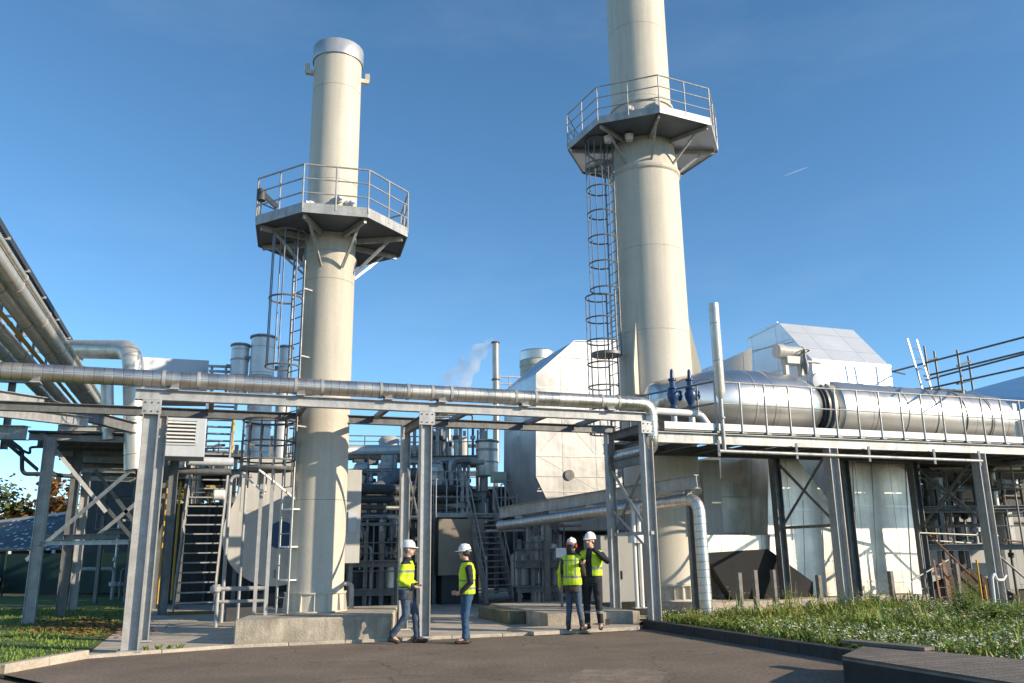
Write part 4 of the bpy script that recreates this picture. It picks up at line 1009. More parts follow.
# ================================================================= walkway, right
wk = thing('walkway', 'steel walkway with white kick plate and railing on leaning grey legs, right side', 'walkway', UV(S5, 0, 0))
WD = 2.35; DZ = 4.30
sw0, sw1 = sof(664, 424), sof(1060, 444)
E0 = UV(sw0, 0, 0); E1 = UV(sw1 + 3, 0, 0)
def wcol(s_, v_, z1, w_=.25, mt=GALV):
    c_ = MB().hbeam(UV(s_, v_, .03), UV(s_, v_, z1), w_, w_, .018, U).build('column', mt, wk)
    MB().box(UV(s_, v_, .03), w_ + .14, w_ + .14, .03).build('base_plate', mt, c_)
DB = 4.02
for s_ in (S5, S6):
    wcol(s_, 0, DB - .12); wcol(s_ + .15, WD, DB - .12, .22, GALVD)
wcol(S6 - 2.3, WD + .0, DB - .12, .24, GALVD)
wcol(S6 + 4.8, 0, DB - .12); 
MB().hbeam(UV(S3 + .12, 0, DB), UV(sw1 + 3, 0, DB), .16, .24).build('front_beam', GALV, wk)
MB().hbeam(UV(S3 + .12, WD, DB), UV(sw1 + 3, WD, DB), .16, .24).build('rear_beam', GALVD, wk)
n = 14
for k in range(n):
    s_ = S3 + .6 + (sw1 + 2 - S3) * k / n
    MB().hbeam(UV(s_, .09, DB + .02), UV(s_, WD - .09, DB + .02), .1, .16).build('cross_beam', GALVD, wk)
MB().prism([UV(sw0, 0, DZ - .12), UV(sw1 + 3, 0, DZ - .12), UV(sw1 + 3, 1.1, DZ - .12), UV(sw0 - .2, 1.1, DZ - .12)], Z * .05).build('deck', mat('grating', (.16, .16, .16), .6, .4, .2, 20), wk)
MB().prism([UV(S3 + .4, 1.1, DZ - .05), UV(sw1 + 3, 1.1, DZ - .05), UV(sw1 + 3, WD + .1, DZ - .05), UV(S3 + .4, WD + .1, DZ - .05)], Z * .04).build('floor_plate', DARK, wk)
MB().bar(UV(sw0, -.02, DZ), UV(sw1 + 3, -.02, DZ), .012, .16, Z).build('kick_plate', WHITE, wk)
hr = MB(); sr0 = sof(716, 421)
for z in (1.06, .55): hr.tube([UV(sr0, -.02, DZ + z), UV(sw1 + 3, -.02, DZ + z)], .022 if z > 1 else .016, 8)
ho = hr.build('handrail', GALV, wk)
k = sr0
while k < sw1 + 1:
    mb = MB().tube([UV(k, -.03, DZ - .12), UV(k, -.03, DZ + 1.06)], .024, 8)
    mb.box(UV(k, -.06, DZ - .14), .12, .1, .025)
    mb.build('post', GALV, ho); k += .68
# back-left rail of the walkway
ra0 = UV(sr0, -.02, DZ); ra1 = Vector((2.55, 21.6, DZ))
rl = MB()
for z in (1.06, .55): rl.tube([ra0 + Z * z, ra1 + Z * z], .022, 8)
rlo = rl.build('handrail', GALVD, wk)
for f in (.15, .38, .6, .8, 1): q = ra0.lerp(ra1, f); MB().tube([q - Z * .1, q + Z * 1.06], .022, 8).build('post', GALVD, rlo)
MB().bar(ra0 - Z * .1, ra1 - Z * .1, .1, .16).build('side_beam', GALVD, wk)
for s_ in (S5, S6):
    brace(wk, UV(s_ + .0, .15, 3.8), UV(s_ + .13, WD - .1, 2.1), .08, GALVD); brace(wk, UV(s_ + .02, .15, 2.2), UV(s_ + .15, WD - .1, 3.8), .08, GALVD)
    MB().bar(UV(s_ + .02, .15, 2.1), UV(s_ + .15, WD - .1, 2.1), .07, .07).build('strut', GALVD, wk)
a, b = PL(719, 451, -.16), PL(982, 461, -.16)
rp_ = pipe_thing('rail_pipe', 'thin pale pipe clipped under the walkway edge', 'pipe', [a, b], .04, GALV, n=10)
for f in (.0, .27, .54, .8, .99):
    q = a.lerp(b, f); MB().bar(q - Z * .12, q + Z * .25, .05, .05).build('clip', GALV, rp_)
vp = thing('vent_pipe', 'slim upright silver vent pipe standing on the walkway edge beside the taller chimney', 'vent pipe', PL(724, 450, -.12))
t, m_, b_ = PL(715.5, 304, -.12), PL(720, 392, -.12), PL(723, 450, -.12); x_ = m_
MB().lathe(Vector((x_.x, x_.y, m_.z)), [(-.16, .05), (0, .118), (t.z - m_.z, .118), (t.z - m_.z, .1), (t.z - m_.z - .3, .1)], Z, 24, False).build('tube', PIPEL, vp)
MB().tube([Vector((x_.x, x_.y, b_.z)), Vector((x_.x, x_.y, m_.z - .1))], .05, 12).build('stem', GALV, vp)
MB().lathe(Vector((x_.x, x_.y, m_.z - .62)), [(0, .08), (.04, .08)], Z, 14).build('flange', GALV, vp)
for (px, lab) in ((673, 'blue safety valve on a white stub pipe, left of the pair beside the taller chimney'), (690.5, 'blue safety valve on a white stub pipe, right of the pair beside the taller chimney')):
    q = PL(px, 396, 1.0); t = thing('safety_valve', lab, 'valve', Vector((q.x, q.y, DZ)), 'blue safety valves')
    MB().lathe(q, [(-.32, .05), (-.3, .11), (-.26, .11), (-.22, .06), (-.05, .13), (.05, .15), (.15, .1), (.17, .12), (.2, .12), (.22, .07), (.36, .075), (.38, .1), (.42, .1), (.44, .05), (.62, .04), (.66, .02)], Z, 18).build('body', BLUE, t)
    MB().lathe(q + Z * .02, [(.0, .09), (.16, .09), (.17, .13), (.2, .13)], U, 14).build('outlet', BLUE, t)
    MB().lathe(Vector((q.x, q.y, DZ - .07)), [(0, .075), (q.z - .3 - DZ, .075)], Z, 16).build('stub', WHITE, t)
    MB().tube([q + Z * .3 + U * .05, q + Z * .42 + U * .3, q + Z * .45 + U * .55], .015, 6).build('lever', DARK, t)
a = PL(655, 411, .35); b = PL(700, 414, .35)
pipe_thing('white_branch_pipe', 'short white pipe bending down behind the walkway kick plate, below the blue valves', 'pipe', [a, b, Vector((b.x + .28, b.y + .1, DZ - .05))], .085, WHITE, rad=.22)
# ------------------------------------------------- big horizontal vessel on the deck
ta = PL(652, 408, 2.35); tb_ = PL(808, 416, 2.35)
tz = DZ + 1.0; ta.z = tz; tb_.z = tz - .02
R0 = .95
ax = (tb_ - ta).normalized(); Lt = (tb_ - ta).length
hvs = thing('boiler_drum', 'big shiny horizontal vessel on the walkway right of the taller chimney, nearest its vent pipe', 'vessel', Vector((ta.x, ta.y, DZ)))
MB().lathe(ta, [(-.06, .0), (-.04, .38), (.0, .44), (.1, .5), (Lt * .2, .71), (Lt * .36, R0 * .93), (Lt * .44, R0 * .985), (Lt * .5, R0), (Lt * .64, R0), (Lt * .64 + .004, R0 + .012), (Lt * .66, R0 + .012), (Lt * .80, R0 * .98), (Lt * .9, R0 * .9), (Lt * .97, R0 * .78), (Lt, R0 * .7)], ax, 64).build('shell', DRUM, hvs)
for f in (.52,): MB().lathe(ta + ax * (Lt * f), [(0, R0), (.003, R0 + .012), (.05, R0 + .012), (.053, R0)], ax, 64, False).build('band', CLADB, hvs)
tc_ = PL(822, 416, 2.35); tc_.z = tz - .05; td_ = PL(992, 424, 2.35); td_.z = tz - .12
ax2 = (td_ - tc_).normalized(); L2 = (td_ - tc_).length
hv2 = thing('boiler_drum', 'second big sunlit horizontal vessel with dark saddle marks, right end of the walkway', 'vessel', Vector((tc_.x, tc_.y, DZ)))
MB().lathe(tc_, [(0, .55), (.02, .72), (.12, .84), (.3, .86), (L2 * .6, .84), (L2 * .8, .82), (L2, .78), (L2 + .01, .0)], ax2, 64).build('shell', CLADB, hv2)
for f in (.19, .36, .53, .70, .86): MB().lathe(tc_ + ax2 * (L2 * f), [(0, .84), (.003, .865), (.05, .865), (.053, .84)], ax2, 64, False).build('band', GALV if f == .36 else CLADB, hv2)
fl2 = thing('flange_joint', 'bolted flange joint between the two big horizontal vessels', 'flange', Vector((tb_.x, tb_.y, DZ)))
for k, (f, r_, m_) in enumerate(((.0, .74, DARK), (.2, .8, GALVD), (.42, .62, DARK), (.62, .84, GALV), (.85, .7, WHITE))):
    q = tb_.lerp(tc_, f * .9); MB().lathe(q, [(0, r_ * .8), (0, r_), (.07, r_), (.07, r_ * .8)], ax, 48, False).build('ring', m_, fl2)
MB().lathe(tb_ - ax * .1, [(0, .6), ((tc_ - tb_).length + .2, .6)], ax, 40).build('neck', DARK, fl2)
for k in range(16):
    a_ = 2 * math.pi * k / 16; x_, y_ = frame(ax); d_ = x_ * math.cos(a_) + y_ * math.sin(a_)
    MB().bar(tb_ + d_ * .7 + ax * .02, tc_ + d_ * .7 - ax * .02, .03, .03).build('tie_bolt', GALVD, fl2)
MB().lathe(tb_.lerp(tc_, .4) + Z * .72 - V * .25, [(-.1, .2), (.05, .28), (.2, .28), (.25, .15)], -V, 20).build('manhole', WHITE, fl2)
mt_ = thing('actuator', 'cream motor actuator on two legs on top of the big horizontal vessel', 'motor', PL(788, 375, 2.2))
q = PL(776, 351, 2.2); e_ = PL(803, 353, 2.2); axm = (e_ - q).normalized(); Lm = (e_ - q).length
MB().lathe(q, [(0, .1), (.01, .19), (.2, .2), (.22, .16), (Lm - .1, .16), (Lm - .08, .18), (Lm, .17)], axm, 24).build('motor', OFFW, mt_)
for f in (.3, .85):
    p = q.lerp(e_, f); MB().bar(p - Z * .12, Vector((p.x, p.y, tz + R0 * .93)), .14, .1, U).build('leg', OFFW, mt_)
MB().box(q.lerp(e_, .55) - Z * .35, .5, .3, .2).build('gearbox', OFFW, mt_)
va = thing('hand_valve', 'small dark hand valve between the cream actuator and the gabled duct', 'valve', PL(806, 375, 2.0))
q = PL(805, 358, 2.0); MB().lathe(q - Z * .2, [(-.25, .05), (0, .1), (.1, .06), (.3, .03), (.42, .03)], Z, 12).build('body', GALVD, va)
MB().ring(q + Z * .2, .13, .015, Z, 16, 6).build('hand_wheel', DARK, va)
MB().tube([q - Z * .1, q - Z * .1 + U * .5], .05, 10).build('branch', GALV, va)
# ------------------------------------------------- gabled duct behind
gd_ = thing('gabled_duct', 'gabled aluminium duct housing with a pale sloped roof, behind the big horizontal vessels', 'duct housing', PL(830, 440, 4.4))
Cc = PL(812, 361, 4.2); sC = (Cc - A0).dot(U)
Bt = PV(778, 323, sC); At = PV(748, 338, sC)
Lg = sof(890, 363, 4.2) - sC
lowz = 4.6
prof = [Cc, Bt, At, Vector((At.x, At.y, lowz)), Vector((Cc.x, Cc.y, lowz))]
MB().prism(prof, U * Lg).build('housing', mat('pale aluminium sheet', (.80, .80, .79), .45, .55, .08, 2, seam=(1.3, .9, .01, 0, .07), bump=.006, bscale=1.5), gd_, smooth=False)
for (a, b) in ((Cc, Bt), (Bt, At)): MB().bar(a - U * .012, b - U * .012, .02, .07).build('edge_trim', CLADB, gd_)
MB().bar(Cc - V * .012 + Z * .02, Cc + U * Lg - V * .012 + Z * .02, .02, .08).build('edge_trim', CLADB, gd_)
md = PV(770, 348, sC); MB().bar(PV(748, 352, sC) - U * .006, PV(793, 342, sC) - U * .006, .012, .03).build('seam', GALV, gd_)
bw = thing('inlet_duct', 'bluish sloped inlet duct between the taller chimney and the gabled duct', 'duct', PL(720, 440, 6.0))
fp = [PL(688, 376, 6.6), PL(752, 348, 4.9), PL(752, 420, 4.9), PL(688, 420, 6.6)]
MB().prism(fp, V * 1.8 + U * .6).build('shell', SKYM, bw, smooth=False)
# ------------------------------------------------- right roof duct
rd = thing('hipped_duct', 'blue reflecting sloped metal roof duct at the right edge above the walkway', 'duct housing', PL(990, 440, 4))
t1, t2 = PL(946, 397, 7.5), PL(1046, 370, 7.5); e1, e2 = PL(984, 427, 3.6), PL(1050, 398, 3.6)
bz = DZ - .3
MB().poly([t1, e1, e2, t2]).poly([e1, Vector((e1.x, e1.y, bz)), Vector((e2.x, e2.y, bz)), e2], [t1, Vector((t1.x, t1.y, bz)), Vector((e1.x, e1.y, bz)), e1], [t1, t2, Vector((t2.x, t2.y, bz)), Vector((t1.x, t1.y, bz))], [t2, e2, Vector((e2.x, e2.y, bz)), Vector((t2.x, t2.y, bz))]).build('shell', SKYM, rd, smooth=False)
MB().bar(e1, e2, .05, .05).build('edge_trim', CLADB, rd)
fa = PL(1000, 416, 3.0); MB().lathe(Vector((fa.x + .6, fa.y, DZ + .55)), [(0, .5), (.02, .56), (6, .56)], U, 40).build('round_end', CLADB, rd)
MB().bar(PL(1012, 404, 3.0), PL(1016, 440, 3.0), .16, .16, U).build('support_post', WHITE, rd)
# ------------------------------------------------- casings below the walkway
wo_ = 2.95
bc = thing('boiler_casing', 'brightly sunlit aluminium casing wall under the walkway, left of the two', 'casing', PL(800, 607, wo_))
def wallpoly(pxs, off): return [PL(x, y, off) for x, y in pxs]
MB().prism(wallpoly([(768, 455), (794, 455), (838, 512), (838, 606), (768, 606)], wo_), V * 4).build('wall', WALLM, bc, smooth=False)
for y in (509, 560): MB().bar(PL(768, y, wo_) - V * .006, PL(836, y + 1, wo_) - V * .006, .012, .04).build('seam', CLADB, bc)
for x in (803, 822): MB().bar(PL(x, 500 if x == 803 else 508, wo_) - V * .006, PL(x + 3, 604, wo_) - V * .006, .012, .03, V).build('seam', CLADB, bc)
bc2 = thing('boiler_casing', 'sunlit aluminium casing wall with dark streaks under the walkway, right of the two', 'casing', PL(880, 607, wo_ + .15))
MB().prism(wallpoly([(826, 445), (918, 445), (929, 606), (838.5, 606)], wo_ + .15), V * 4).build('wall', WALLM, bc2, smooth=False)
for y in (505, 553, 580): MB().bar(PL(838, y, wo_ + .15) - V * .006, PL(922, y + 2, wo_ + .15) - V * .006, .012, .05).build('seam', CLADB, bc2)
for x in (852, 871, 905): MB().bar(PL(x, 460, wo_ + .15) - V * .006, PL(x + 8, 604, wo_ + .15) - V * .006, .012, .04, V).build('seam', CLADB, bc2)
dp = thing('shade_hopper', 'hopper shaped plate painted near black as the shade in front of the sunlit casing wall', 'hopper', PL(750, 607, 3.0))
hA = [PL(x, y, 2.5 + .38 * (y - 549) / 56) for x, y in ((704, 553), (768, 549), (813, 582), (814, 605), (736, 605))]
MB().loft(hA, [p + V * .3 for p in hA]).build('body', mat('painted shade sheet', (.020, .021, .022), .7, .1, .25, 2), dp, smooth=False)  # near-black colour puts the shade before the casing wall into this plate
MB().prism(wallpoly([(704, 535), (770, 535), (770, 552), (706, 554)], 2.60), V * .33).build('skirt', WALLM, dp, smooth=False)
dk = thing('flat_duct', 'off white flat duct panel beside the taller chimney, under the walkway', 'duct', PL(713, 545, 3.6))
MB().prism(wallpoly([(702, 460), (719, 460), (722, 500), (724, 540), (706, 540)], 3.6), V * .9).build('panel', OFFW, dk, smooth=False)
MB().prism(wallpoly([(708, 575), (718, 575), (719, 598), (709, 598)], 3.7), V * .3).build('lower_panel', OFFW, dk, smooth=False)
q = PL(713, 541, 3.6) + V * .5; MB().bar(Vector((q.x, q.y, .03)), q, .14, .14, U).build('leg', GALVD, dk)
dc = thing('round_duct', 'dull round sheet metal duct end between the off white panel and the casing wall', 'duct', PL(735, 545, 4.6))
q = PL(728, 508, 4.0); MB().lathe(q, [(0, .78), (0, .82), (1.2, .82), (1.2, .8)], V, 40).build('shell', CLADW, dc)
MB().prism(wallpoly([(721, 455), (770, 455), (770, 548), (735, 548), (721, 530)], 4.2), V * 1.5).build('housing', mat('brownish bright sheet', (.74, .69, .60), .36, .75, .15, 1.5, bump=.02, bscale=1.2), dc, smooth=False)
MB().box(PL(738, 512, 4.2), .5, .1, .2).build('bracket', WHITE, dc)
ledge = MB().prism([UV(sof(690, 606, 2.2), 2.2, 0), UV(sof(930, 606, 2.2), 2.2, 0), UV(sof(930, 606, 2.2), 9, 0), UV(sof(690, 606, 2.2), 9, 0)], Z * .32).build('concrete_ledge', CONC, bevel=.02, loc=UV(sof(800, 606, 3), 2.9, 0))
tag(ledge, 'long low concrete ledge carrying the casing walls and hopper plate', 'ledge')
# ------------------------------------------------- scaffold and pipes under right end
sf = thing('scaffold', 'rusty tube scaffold with diagonals under the right end of the walkway', 'scaffold', UV(S6 - 1, 1.5, 0))
def tube_(t, a, b, m_, r=.028, nm='tube'): MB().tube([a, b], r, 8).build(nm, m_, t)
for (x0, y0, x1, y1, off, m_) in ((972, 474, 996, 606, .35, RUST), (918, 530, 928, 607, 2.2, SCAF), (935, 520, 949, 607, 3, SCAF), (943, 500, 958, 606, 3.4, RUST), (966, 520, 975, 606, 3.2, SCAF), (977, 560, 982, 604, 1.2, YEL), (985, 585, 987, 606, 1.0, YEL), (1010, 455, 1032, 606, 2.2, SCAF), (1000, 470, 1018, 606, 4, RUST)):
    a, b = PL(x0, y0, off), PL(x1, y1, off); q = a.lerp(b, .5); tube_(sf, Vector((q.x, q.y, a.z)), Vector((q.x, q.y, .05)), m_)
for (x0, y0, x1, y1, off, m_) in ((920, 540, 1000, 545, 3.2, SCAF), (918, 533, 998, 536, 2.2, SCAF), (905, 505, 985, 512, 4, RUST), (1003, 455, 1050, 458, 1.5, GALV), (1003, 484, 1050, 487, 2.5, SCAF), (1003, 498, 1050, 500, 3.5, RUST), (1003, 540, 1050, 545, 2.5, RUST), (908, 470, 975, 474, 4, SCAF), (922, 528, 986, 590, 2.4, RUST), (990, 548, 1050, 600, 2.2, SCAF), (948, 560, 912, 580, 2.0, SCAF), (905, 465, 962, 508, 3.0, GALVD), (935, 512, 977, 468, 2.8, GALVD)):
    tube_(sf, PL(x0, y0, off), PL(x1, y1, off), m_)
for k in range(4): MB().prism([PL(1005, 470 + k * 26, 3 + k), PL(1060, 472 + k * 26, 3 + k), PL(1060, 472 + k * 26, 3 + k) + V * .7, PL(1005, 470 + k * 26, 3 + k) + V * .7], Z * .05).build('board', WOODP, sf)
for (x0, x1, lab) in ((938, 946, 'left of the two short rusty ladders in the scaffold'), (948, 957, 'right of the two short rusty ladders in the scaffold')):
    a, b = PL(x1, 607, 1.4), PL(x0, 560, 1.9); a.z = .05
    o = ladder_mb(a, b, .3, U, .02, .24).build('short_ladder', RUST, loc=a); tag(o, lab, 'ladder')
pipe_thing('cream_pipe', 'thick cream pipe behind the right scaffold', 'pipe', [PL(915, 492, 4.6), PL(1000, 491, 4.6)], .24, OFFW, n=20)
pipe_thing('cream_pipe', 'thick cream pipe at the right edge below the walkway', 'pipe', [PL(1000, 484, 2.8), PL(1070, 486, 2.8)], .16, OFFW, n=20)
pipe_thing('silver_pipe', 'silver pipe at the right edge just below the walkway beams', 'pipe', [PL(998, 467, 3.4), PL(1070, 470, 3.4)], .16, PIPEL, n=20)
hb_ = thing('grey_wall', 'plain grey sheet wall behind the right scaffold', 'wall', PL(960, 606, 7.5))
MB().prism([UV(sof(925, 600, 7.6), 7.6, 0), UV(sof(1060, 600, 7.6), 7.6, 0), UV(sof(1060, 600, 7.6), 7.6, 2.3), UV(sof(925, 600, 7.6), 7.6, 2.3)], V * .3).build('sheet', mat('grey sheet', (.30, .30, .29), .6, .1, .12, 1.2, seam=(1.1, 40, .012, 0, .1)), hb_, smooth=False)
frame_tower('dim process frame in the dark bay behind the right scaffold', 908, 1040, 25.6, 1.6, (1.5, 2.6), 3.5, GALVD, seed=41, pipes=30)
hb3 = thing('dark_bay', 'dark open bay with a roof added for shade, behind the grey sheet wall under the walkway', 'building', UV(26, 9.5, 0))
MB().prism([UV(19.5, 9.5, 0), UV(34, 9.5, 0), UV(34, 9.5, 3.9), UV(19.5, 9.5, 3.9)], V * 3).build('wall', SHEDW, hb3, smooth=False)
MB().prism([UV(18.6, 2.6, 3.95), UV(33, 2.6, 3.95), UV(33, 9.4, 3.95), UV(18.6, 9.4, 3.95)], Z * .1).build('roof', DARK, hb3, smooth=False)  # roof added to shade the grey wall and the scaffold area
MB().bar(UV(20, 5.2, 2.5), UV(30, 5.2, 2.5), .2, .3).build('crossbeam', GALVD, hb3)
dirt = MB(); rr = random.Random(8)
gx = [PL(935, 604, 2.8), PL(1000, 604, 2.8)]
for i in range(12):
    for j in range(5):
        pass
qa = PL(968, 606, 3.0); qa.z = 0
prof = [(-1.9, .0), (-1.2, .35), (-.5, .75), (.3, .95), (1.0, .6), (1.7, .25), (2.3, 0)]
pts = [qa + U * a + Z * b for a, b in prof]
tag(MB().loft(pts, [p + V * 1.6 - Z * p.z * .6 for p in pts]).build('rubble_heap', mat('dark brown rubble', (.07, .045, .03), .9, 0, .5, 5, bump=.05, bscale=8), loc=qa, smooth=False), 'dark brown heap behind the short ladders under the walkway', 'heap')
gn = pipe_thing('gooseneck_pipe', 'white gooseneck pipe at the foot of the far right leg', 'pipe', [PL(1006, 575, -.3), PL(1003, 580, -.3), PL(997, 580, -.3), PL(994, 573, -.3), PL(992, 578, -.3), Vector((PL(994, 600, -.3).x, PL(994, 600, -.3).y, .1))], .035, WHITE, rad=.08, n=10)
# ------------------------------------------------- roof scaffold top right
rsf = thing('roof_scaffold', 'tube scaffold with three long rails against the sky, top right', 'scaffold', P(940, 440, 24))
def rt(x0, y0, Y0, x1, y1, Y1, r=.03, m_=None): MB().tube([P(x0, y0, Y0), P(x1, y1, Y1)], r, 8).build('tube', m_ or SCAFD, rsf)
SCAFD = mat('dark scaffold tube', (.13, .135, .13), .5, .5, .3, 6)
rt(891, 372, 27, 1040, 333, 21.5); rt(926, 376, 26, 1040, 348, 21.7); rt(926, 380, 27, 1040, 350, 22.6); rt(931, 388, 26, 1040, 364, 22)
for (x0, y0, x1, y1, Y) in ((924, 346, 931, 392, 25.5), (934, 351, 940, 392, 26.2), (957, 350, 963, 391, 24.5), (968, 356, 973, 390, 25.2)):
    rt(x0, y0, Y, x1, y1, Y, .032)
for (x0, y0, x1, y1, Y) in ((957, 366, 970, 361, 24.8), (957, 384, 972, 380, 24.8), (924, 362, 937, 358, 25.8), (924, 376, 938, 373, 25.8), (924, 388, 966, 391, 25.2), (891, 371, 905, 374, 27)):
    rt(x0, y0, Y, x1, y1, Y + .3, .028)
MB().prism([P(920, 389, 25.4), P(966, 391, 24.6), P(966, 390, 25.4), P(920, 388, 26.2)], -Z * .07).build('board', WOODP, rsf)
for q in (P(931, 392, 25.5), P(963, 391, 24.5)): MB().bar(Vector((q.x, q.y, 4.0)), q, .07, .07, U).build('standard', GALVD, rsf)
al = ladder_mb(P(927, 389, 25.0), P(912, 339, 25.0), .36, U, .025, .28).build('access_ladder', mat('ladder aluminium', (.30, .30, .30), .45, .4, .1), loc=P(927, 389, 25.0))
tag(al, 'pale aluminium access ladder leaning on the roof scaffold', 'ladder')
# ================================================================= background
fn = thing('green_fence', 'dark green sheet fence in the shade behind the left trestle', 'fence', G(80, 604, 0))
a, b = Vector((-26.5, 38, 0)), Vector((-14.5, 36, 0)); L_ = (b - a).length
for k in range(8):
    p, q = a.lerp(b, k / 8), a.lerp(b, (k + 1) / 8); d = (q - p).normalized() * .04
    MB().prism([p + d + Z * .1, q - d + Z * .1, q - d + Z * 1.75, p + d + Z * 1.75], V * .05).build('panel', GFENCE, fn)
    MB().bar(p, p + Z * 1.9, .07, .07, U).build('post', GFENCE, fn)
sh = thing('lean_to_shed', 'low shed with a mottled pale roof behind the left trestle', 'shed', P(50, 600, 44))
def spotted():
    m = mat('mottled sheet roof', (.30, .31, .33), .5, 0, .3, 3)
    n = m.node_tree.nodes; L = m.node_tree.links; b = n['Principled BSDF']
    tc = n.new('ShaderNodeTexCoord'); vo = n.new('ShaderNodeTexVoronoi'); vo.inputs['Scale'].default_value = 3.2; L.new(tc.outputs['UV'], vo.inputs['Vector'])
    mr = n.new('ShaderNodeMapRange'); mr.inputs[1].default_value = .18; mr.inputs[2].default_value = .30; mr.inputs[3].default_value = .8; mr.inputs[4].default_value = .05; L.new(vo.outputs['Distance'], mr.inputs[0])
    L.new(mr.outputs[0], b.inputs['Base Color']); return m
f0, f1 = P(-60, 553, 42), P(92, 549, 40); r0_, r1_ = P(-60, 531, 47), P(92, 512, 45)
MB().prism([f0, f1, r1_, r0_], Z * .08).build('roof', spotted(), sh, smooth=False)
MB().bar(r0_ + Z * .1, r1_ + Z * .1, .15, .15).build('ridge', LGREY, sh)
for k in range(7):
    q = f0.lerp(f1, (k + .3) / 7); MB().bar(Vector((q.x, q.y, 0)), q, .14, .14, U).build('post', WHITE if k % 2 else GALV, sh)
MB().prism([Vector((r0_.x, r0_.y, 0)), Vector((r1_.x, r1_.y, 0)), r1_ - Z * .05, r0_ - Z * .05], V * .2).build('back_wall', SHEDW, sh)
car = thing('parked_car', 'dark blue parked car in the shade at the left edge', 'car', Vector((-23.5, 36.2, 0)))
cx, cy = -24.2, 36.4
D_ = Vector((1, .05, 0)).normalized(); S_ = Vector((-.05, 1, 0)).normalized(); o_ = Vector((cx, cy, 0))
sil = [(-2.1, .35), (-2.15, .7), (-2.0, .9), (-1.3, .97), (-.6, 1.42), (.8, 1.45), (1.5, 1.0), (2.05, .85), (2.15, .5), (2.1, .32)]
MB().prism([o_ + D_ * a + Z * b - S_ * .85 for a, b in sil], S_ * 1.7).build('body', mat('car paint', (.03, .06, .14), .25, .3, .05), car, bevel=.06)
MB().prism([o_ + D_ * a + Z * b - S_ * .87 for a, b in ((-1.15, 1.0), (-.55, 1.36), (.75, 1.38), (1.3, 1.02))], S_ * 1.74).build('window', mat('car glass', (.02, .025, .03), .08), car)
for a in (-1.35, 1.35):
    for b in (-.8, .8):
        wl = MB().lathe(o_ + D_ * a + S_ * b + Z * .31, [(-.1, .2), (-.1, .31), (.1, .31), (.1, .2)], S_, 20).build('wheel', BLACK, car)
        MB().lathe(o_ + D_ * a + S_ * b + Z * .31, [(-.105, .0), (-.105, .19), (.105, .19), (.105, 0)], S_, 16).build('rim', GALV, wl)
for b in (-.6, .6): MB().lathe(o_ + D_ * 2.08 + S_ * b + Z * .68, [(0, .12), (.07, .1)], D_, 12).build('headlight', WHITE, car)
# trees
BARK = mat('bark', (.09, .065, .045), .9, 0, .4, 6, bump=.02, bscale=10)
LEAFM = {}
def tree(label, x, y, h, rc, col, seed, n=2600):
    rr = random.Random(seed); t = thing('autumn_tree', label, 'tree', Vector((x, y, 0)), 'trees behind the plant')
    o = Vector((x, y, 0)); mb = MB().tube([o, o + Z * h * .35 + Vector((.1, 0, 0)), o + Z * h * .8], [.28, .2, .05], 10)
    cl = []
    for k in range(14):
        a = rr.random() * 6.28; el = rr.uniform(.25, .98); d = Vector((math.cos(a) * rc * rr.uniform(.3, .85), math.sin(a) * rc * rr.uniform(.3, .85), h * el)); s_ = o + Z * h * rr.uniform(.25, .6); e_ = o + d
        mb.tube([s_, s_.lerp(e_, .5) + Z * .3, e_], [.1, .06, .02], 6); cl.append((e_, rc * rr.uniform(.28, .5)))
    mb.build('trunk', BARK, t)
    lf = MB()
    for k in range(n):
        c_, r = rr.choice(cl); p = c_ + Vector((rr.gauss(0, 1), rr.gauss(0, 1), rr.gauss(0, .8))) * r * .55
        a = rr.random() * 6.28; b = rr.uniform(-1, 1); s_ = rr.uniform(.12, .26)
        e1 = Vector((math.cos(a), math.sin(a), b)) * s_; e2 = Vector((-math.sin(a), math.cos(a), rr.uniform(-.6, .6))) * s_
        lf.poly([p - e1 - e2 * .4, p + e1 * .2 - e2, p + e1 + e2 * .3, p - e1 * .2 + e2])
    lf.build('crown', col, t, smooth=False, fix=False)
LO = mat('orange leaves', (.26, .13, .035), .7, 0, .4, .7); LY = mat('yellow leaves', (.30, .22, .04), .7, 0, .4, .7); LG = mat('olive leaves', (.10, .12, .03), .7, 0, .4, .7)
for i, (px, Y, h, rc, m_, lab) in enumerate(((6, 78, 5.4, 3.4, LO, 'rusty orange tree top above the mottled shed roof at the left edge'), (26, 74, 6.6, 2.8, LO, 'brown orange tree just left of the trestle leg'), (78, 70, 7.8, 3.4, LO, 'orange brown tree seen between the trestle legs'), (176, 46, 5.4, 2.6, LY, 'yellow leaved tree behind the left stair'), (150, 60, 6.0, 3, LG, 'olive green tree behind the leftmost columns'), (-30, 72, 7, 4, LG, 'olive green tree outside the left edge'))):
    q = P(px, 560, Y); tree(lab, q.x, q.y, h, rc, m_, 20 + i)

cm = bpy.data.materials.new('thin contrail'); cm.use_nodes = True
n = cm.node_tree.nodes; L = cm.node_tree.links; n.remove(n['Principled BSDF'])
df = n.new('ShaderNodeBsdfDiffuse'); df.inputs[0].default_value = (.9, .9, .9, 1); tr = n.new('ShaderNodeBsdfTransparent'); mx = n.new('ShaderNodeMixShader'); mx.inputs[0].default_value = .2
L.new(tr.outputs[0], mx.inputs[1]); L.new(df.outputs[0], mx.inputs[2]); L.new(mx.outputs[0], n['Material Output'].inputs['Surface'])
a, b = P(784, 176, 2300), P(808, 167, 2300)
tag(MB().tube([a, a.lerp(b, .3), a.lerp(b, .7), b], [.6, 1.6, 1.9, .6], 10).build('contrail', cm, loc=a), 'short white contrail high in the blue sky at right', 'contrail', kind='stuff')
